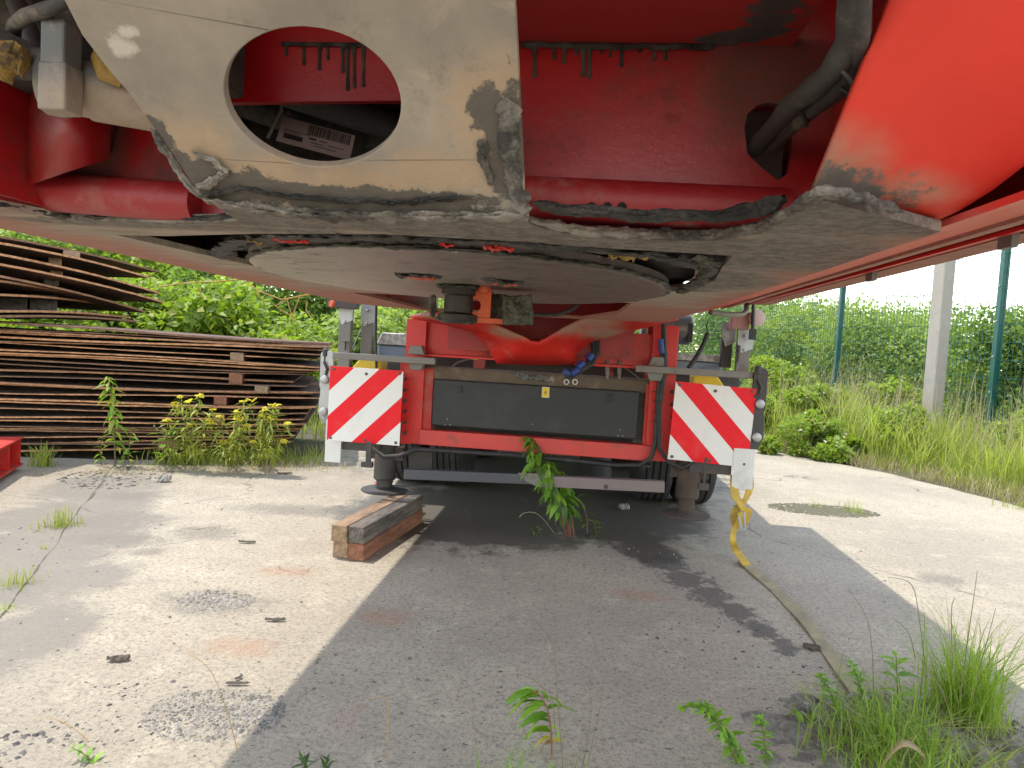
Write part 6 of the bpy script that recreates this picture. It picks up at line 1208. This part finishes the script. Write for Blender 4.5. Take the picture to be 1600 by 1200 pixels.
b.sheet(rows); obj('fallen_leaf', b, M('tan_leaf').fin((0.36, 0.25, 0.14), .8), solid=.001, smooth=True, label='curled tan leaf at the foot of the front right clump', cat='leaf')
# front centre sapling with drooping leaves
fy2 = W(850, 1195, z=0).y+.02
def c3(px, py, dy=0): return tuple(W(px, py, y=fy2+dy))
dl = [leaf_mesh('leaf', .082, .025, .5, LM['weed'], .04), leaf_mesh('leaf', .072, .023, .7, LM['weed'], .04)]
o = thing('willowherb', 'drooping willowherb shoot with leaves all bent left at the front centre', 'weed', c3(860, 1215)); B0 = Vector(c3(860, 1215))
C = curve([Vector(c3(860, 1215))-B0, Vector(c3(862, 1160))-B0, Vector(c3(857, 1115))-B0, Vector(c3(845, 1088))-B0, Vector(c3(828, 1078))-B0]); b = MB(); b.tube(C, [.0022*(1-.5*i/len(C)) for i in range(len(C))], 7); obj('stem', b, LM['redstem'], o, smooth=True)
rr3 = random.Random(8); ymat = LM['yel']; yl = leaf_mesh('leaf', .04, .016, .8, LM['deadleaf']); y2 = leaf_mesh('leaf', .045, .016, .6, leafmat('yellowing_leaf', (0.45, 0.33, 0.03), (0.5, .4, .05), .3))
for i in range(24):
    t = .25+.75*i/24; j = min(len(C)-2, int(t*(len(C)-1))); p = C[j]
    me = (y2 if i in (0, 2) else yl if i == 1 else dl[i % 2]); az = rr3.uniform(.9, 2.0) if i % 5 else rr3.uniform(-1.2, -.4)
    put_leaf(me, o, p, az, rr3.uniform(-.45, .25), rr3.uniform(.75, 1.1), rr3.uniform(-.5, .5))
for k, (pts, lb) in enumerate([([(880, 1210), (872, 1100), (865, 1020), (850, 985), (828, 965)], 'tall thin grass stalk curving left at the front centre'), ([(868, 1150), (862, 1100), (838, 1065), (802, 1052)], 'fine stalk arching over the drooping shoot'), ([(915, 1210), (930, 1140), (940, 1090), (928, 1072)], 'thin blade right of the front centre stalk'), ([(908, 1210), (922, 1130), (924, 1090), (915, 1062)], 'second thin blade right of the front centre stalk'), ([(380, 1215), (360, 1130), (330, 1050), (290, 1018)], 'dry stalk crossing the gravel hollow'), ([(190, 1210), (130, 1150), (90, 1125), (62, 1122)], 'dry stalk at the front left corner'), ([(603, 1205), (606, 1150), (605, 1095), (585, 1090), (550, 1115)], 'bent brown stalk left of the front centre')]): wisp('grass_stalk', lb, pts, fy2-.03, .0010, 'stem' if k < 4 else 'twig')
tuft('grass_tuft', 'thin grass tuft at the bottom centre left of the drooping shoot', 790, 1230, 60, .035, .05, .12, 'weed', .0025, .9)
tuft('grass_tuft', 'thin grass tuft at the bottom centre right of the drooping shoot', 890, 1235, 50, .03, .05, .11, 'weed', .0025, .9)
q = W(492, 1215, z=0); fy = q.y
weed('spurge', 'dark toothed weed tips peeping in at the bottom left of centre', 'weed', c2(490, 1230), [[c2(490, 1230), c2(480, 1205), c2(470, 1188)], [c2(505, 1230), c2(508, 1205), c2(512, 1185)]], [leaf_mesh('leaf', .024, .006, .3, LM['weeddark'])], 40, .0018, 'stem', .1, (.2, 1.2), (.8, 1.3), 47)
q = W(130, 1190, z=0); fy = q.y
weed('spurge', 'small bright weed sprig at the front left corner', 'weed', c2(160, 1215), [[c2(165, 1215), c2(140, 1185), c2(112, 1168)]], sl_, 18, .0015, 'stem', .1, (0, 1.0), (.7, 1.1), 48)

# convert the setting to metres
done = set()
for o in list(COL.objects):
    root = o
    while root.parent: root = root.parent
    if root is T or o in (cam, so) or o.type not in ('MESH', 'EMPTY'): continue
    o.location = o.location*K_SET
    if o.type == 'MESH' and o.data.name not in done: done.add(o.data.name); o.data.transform(Matrix.Scale(K_SET, 4))
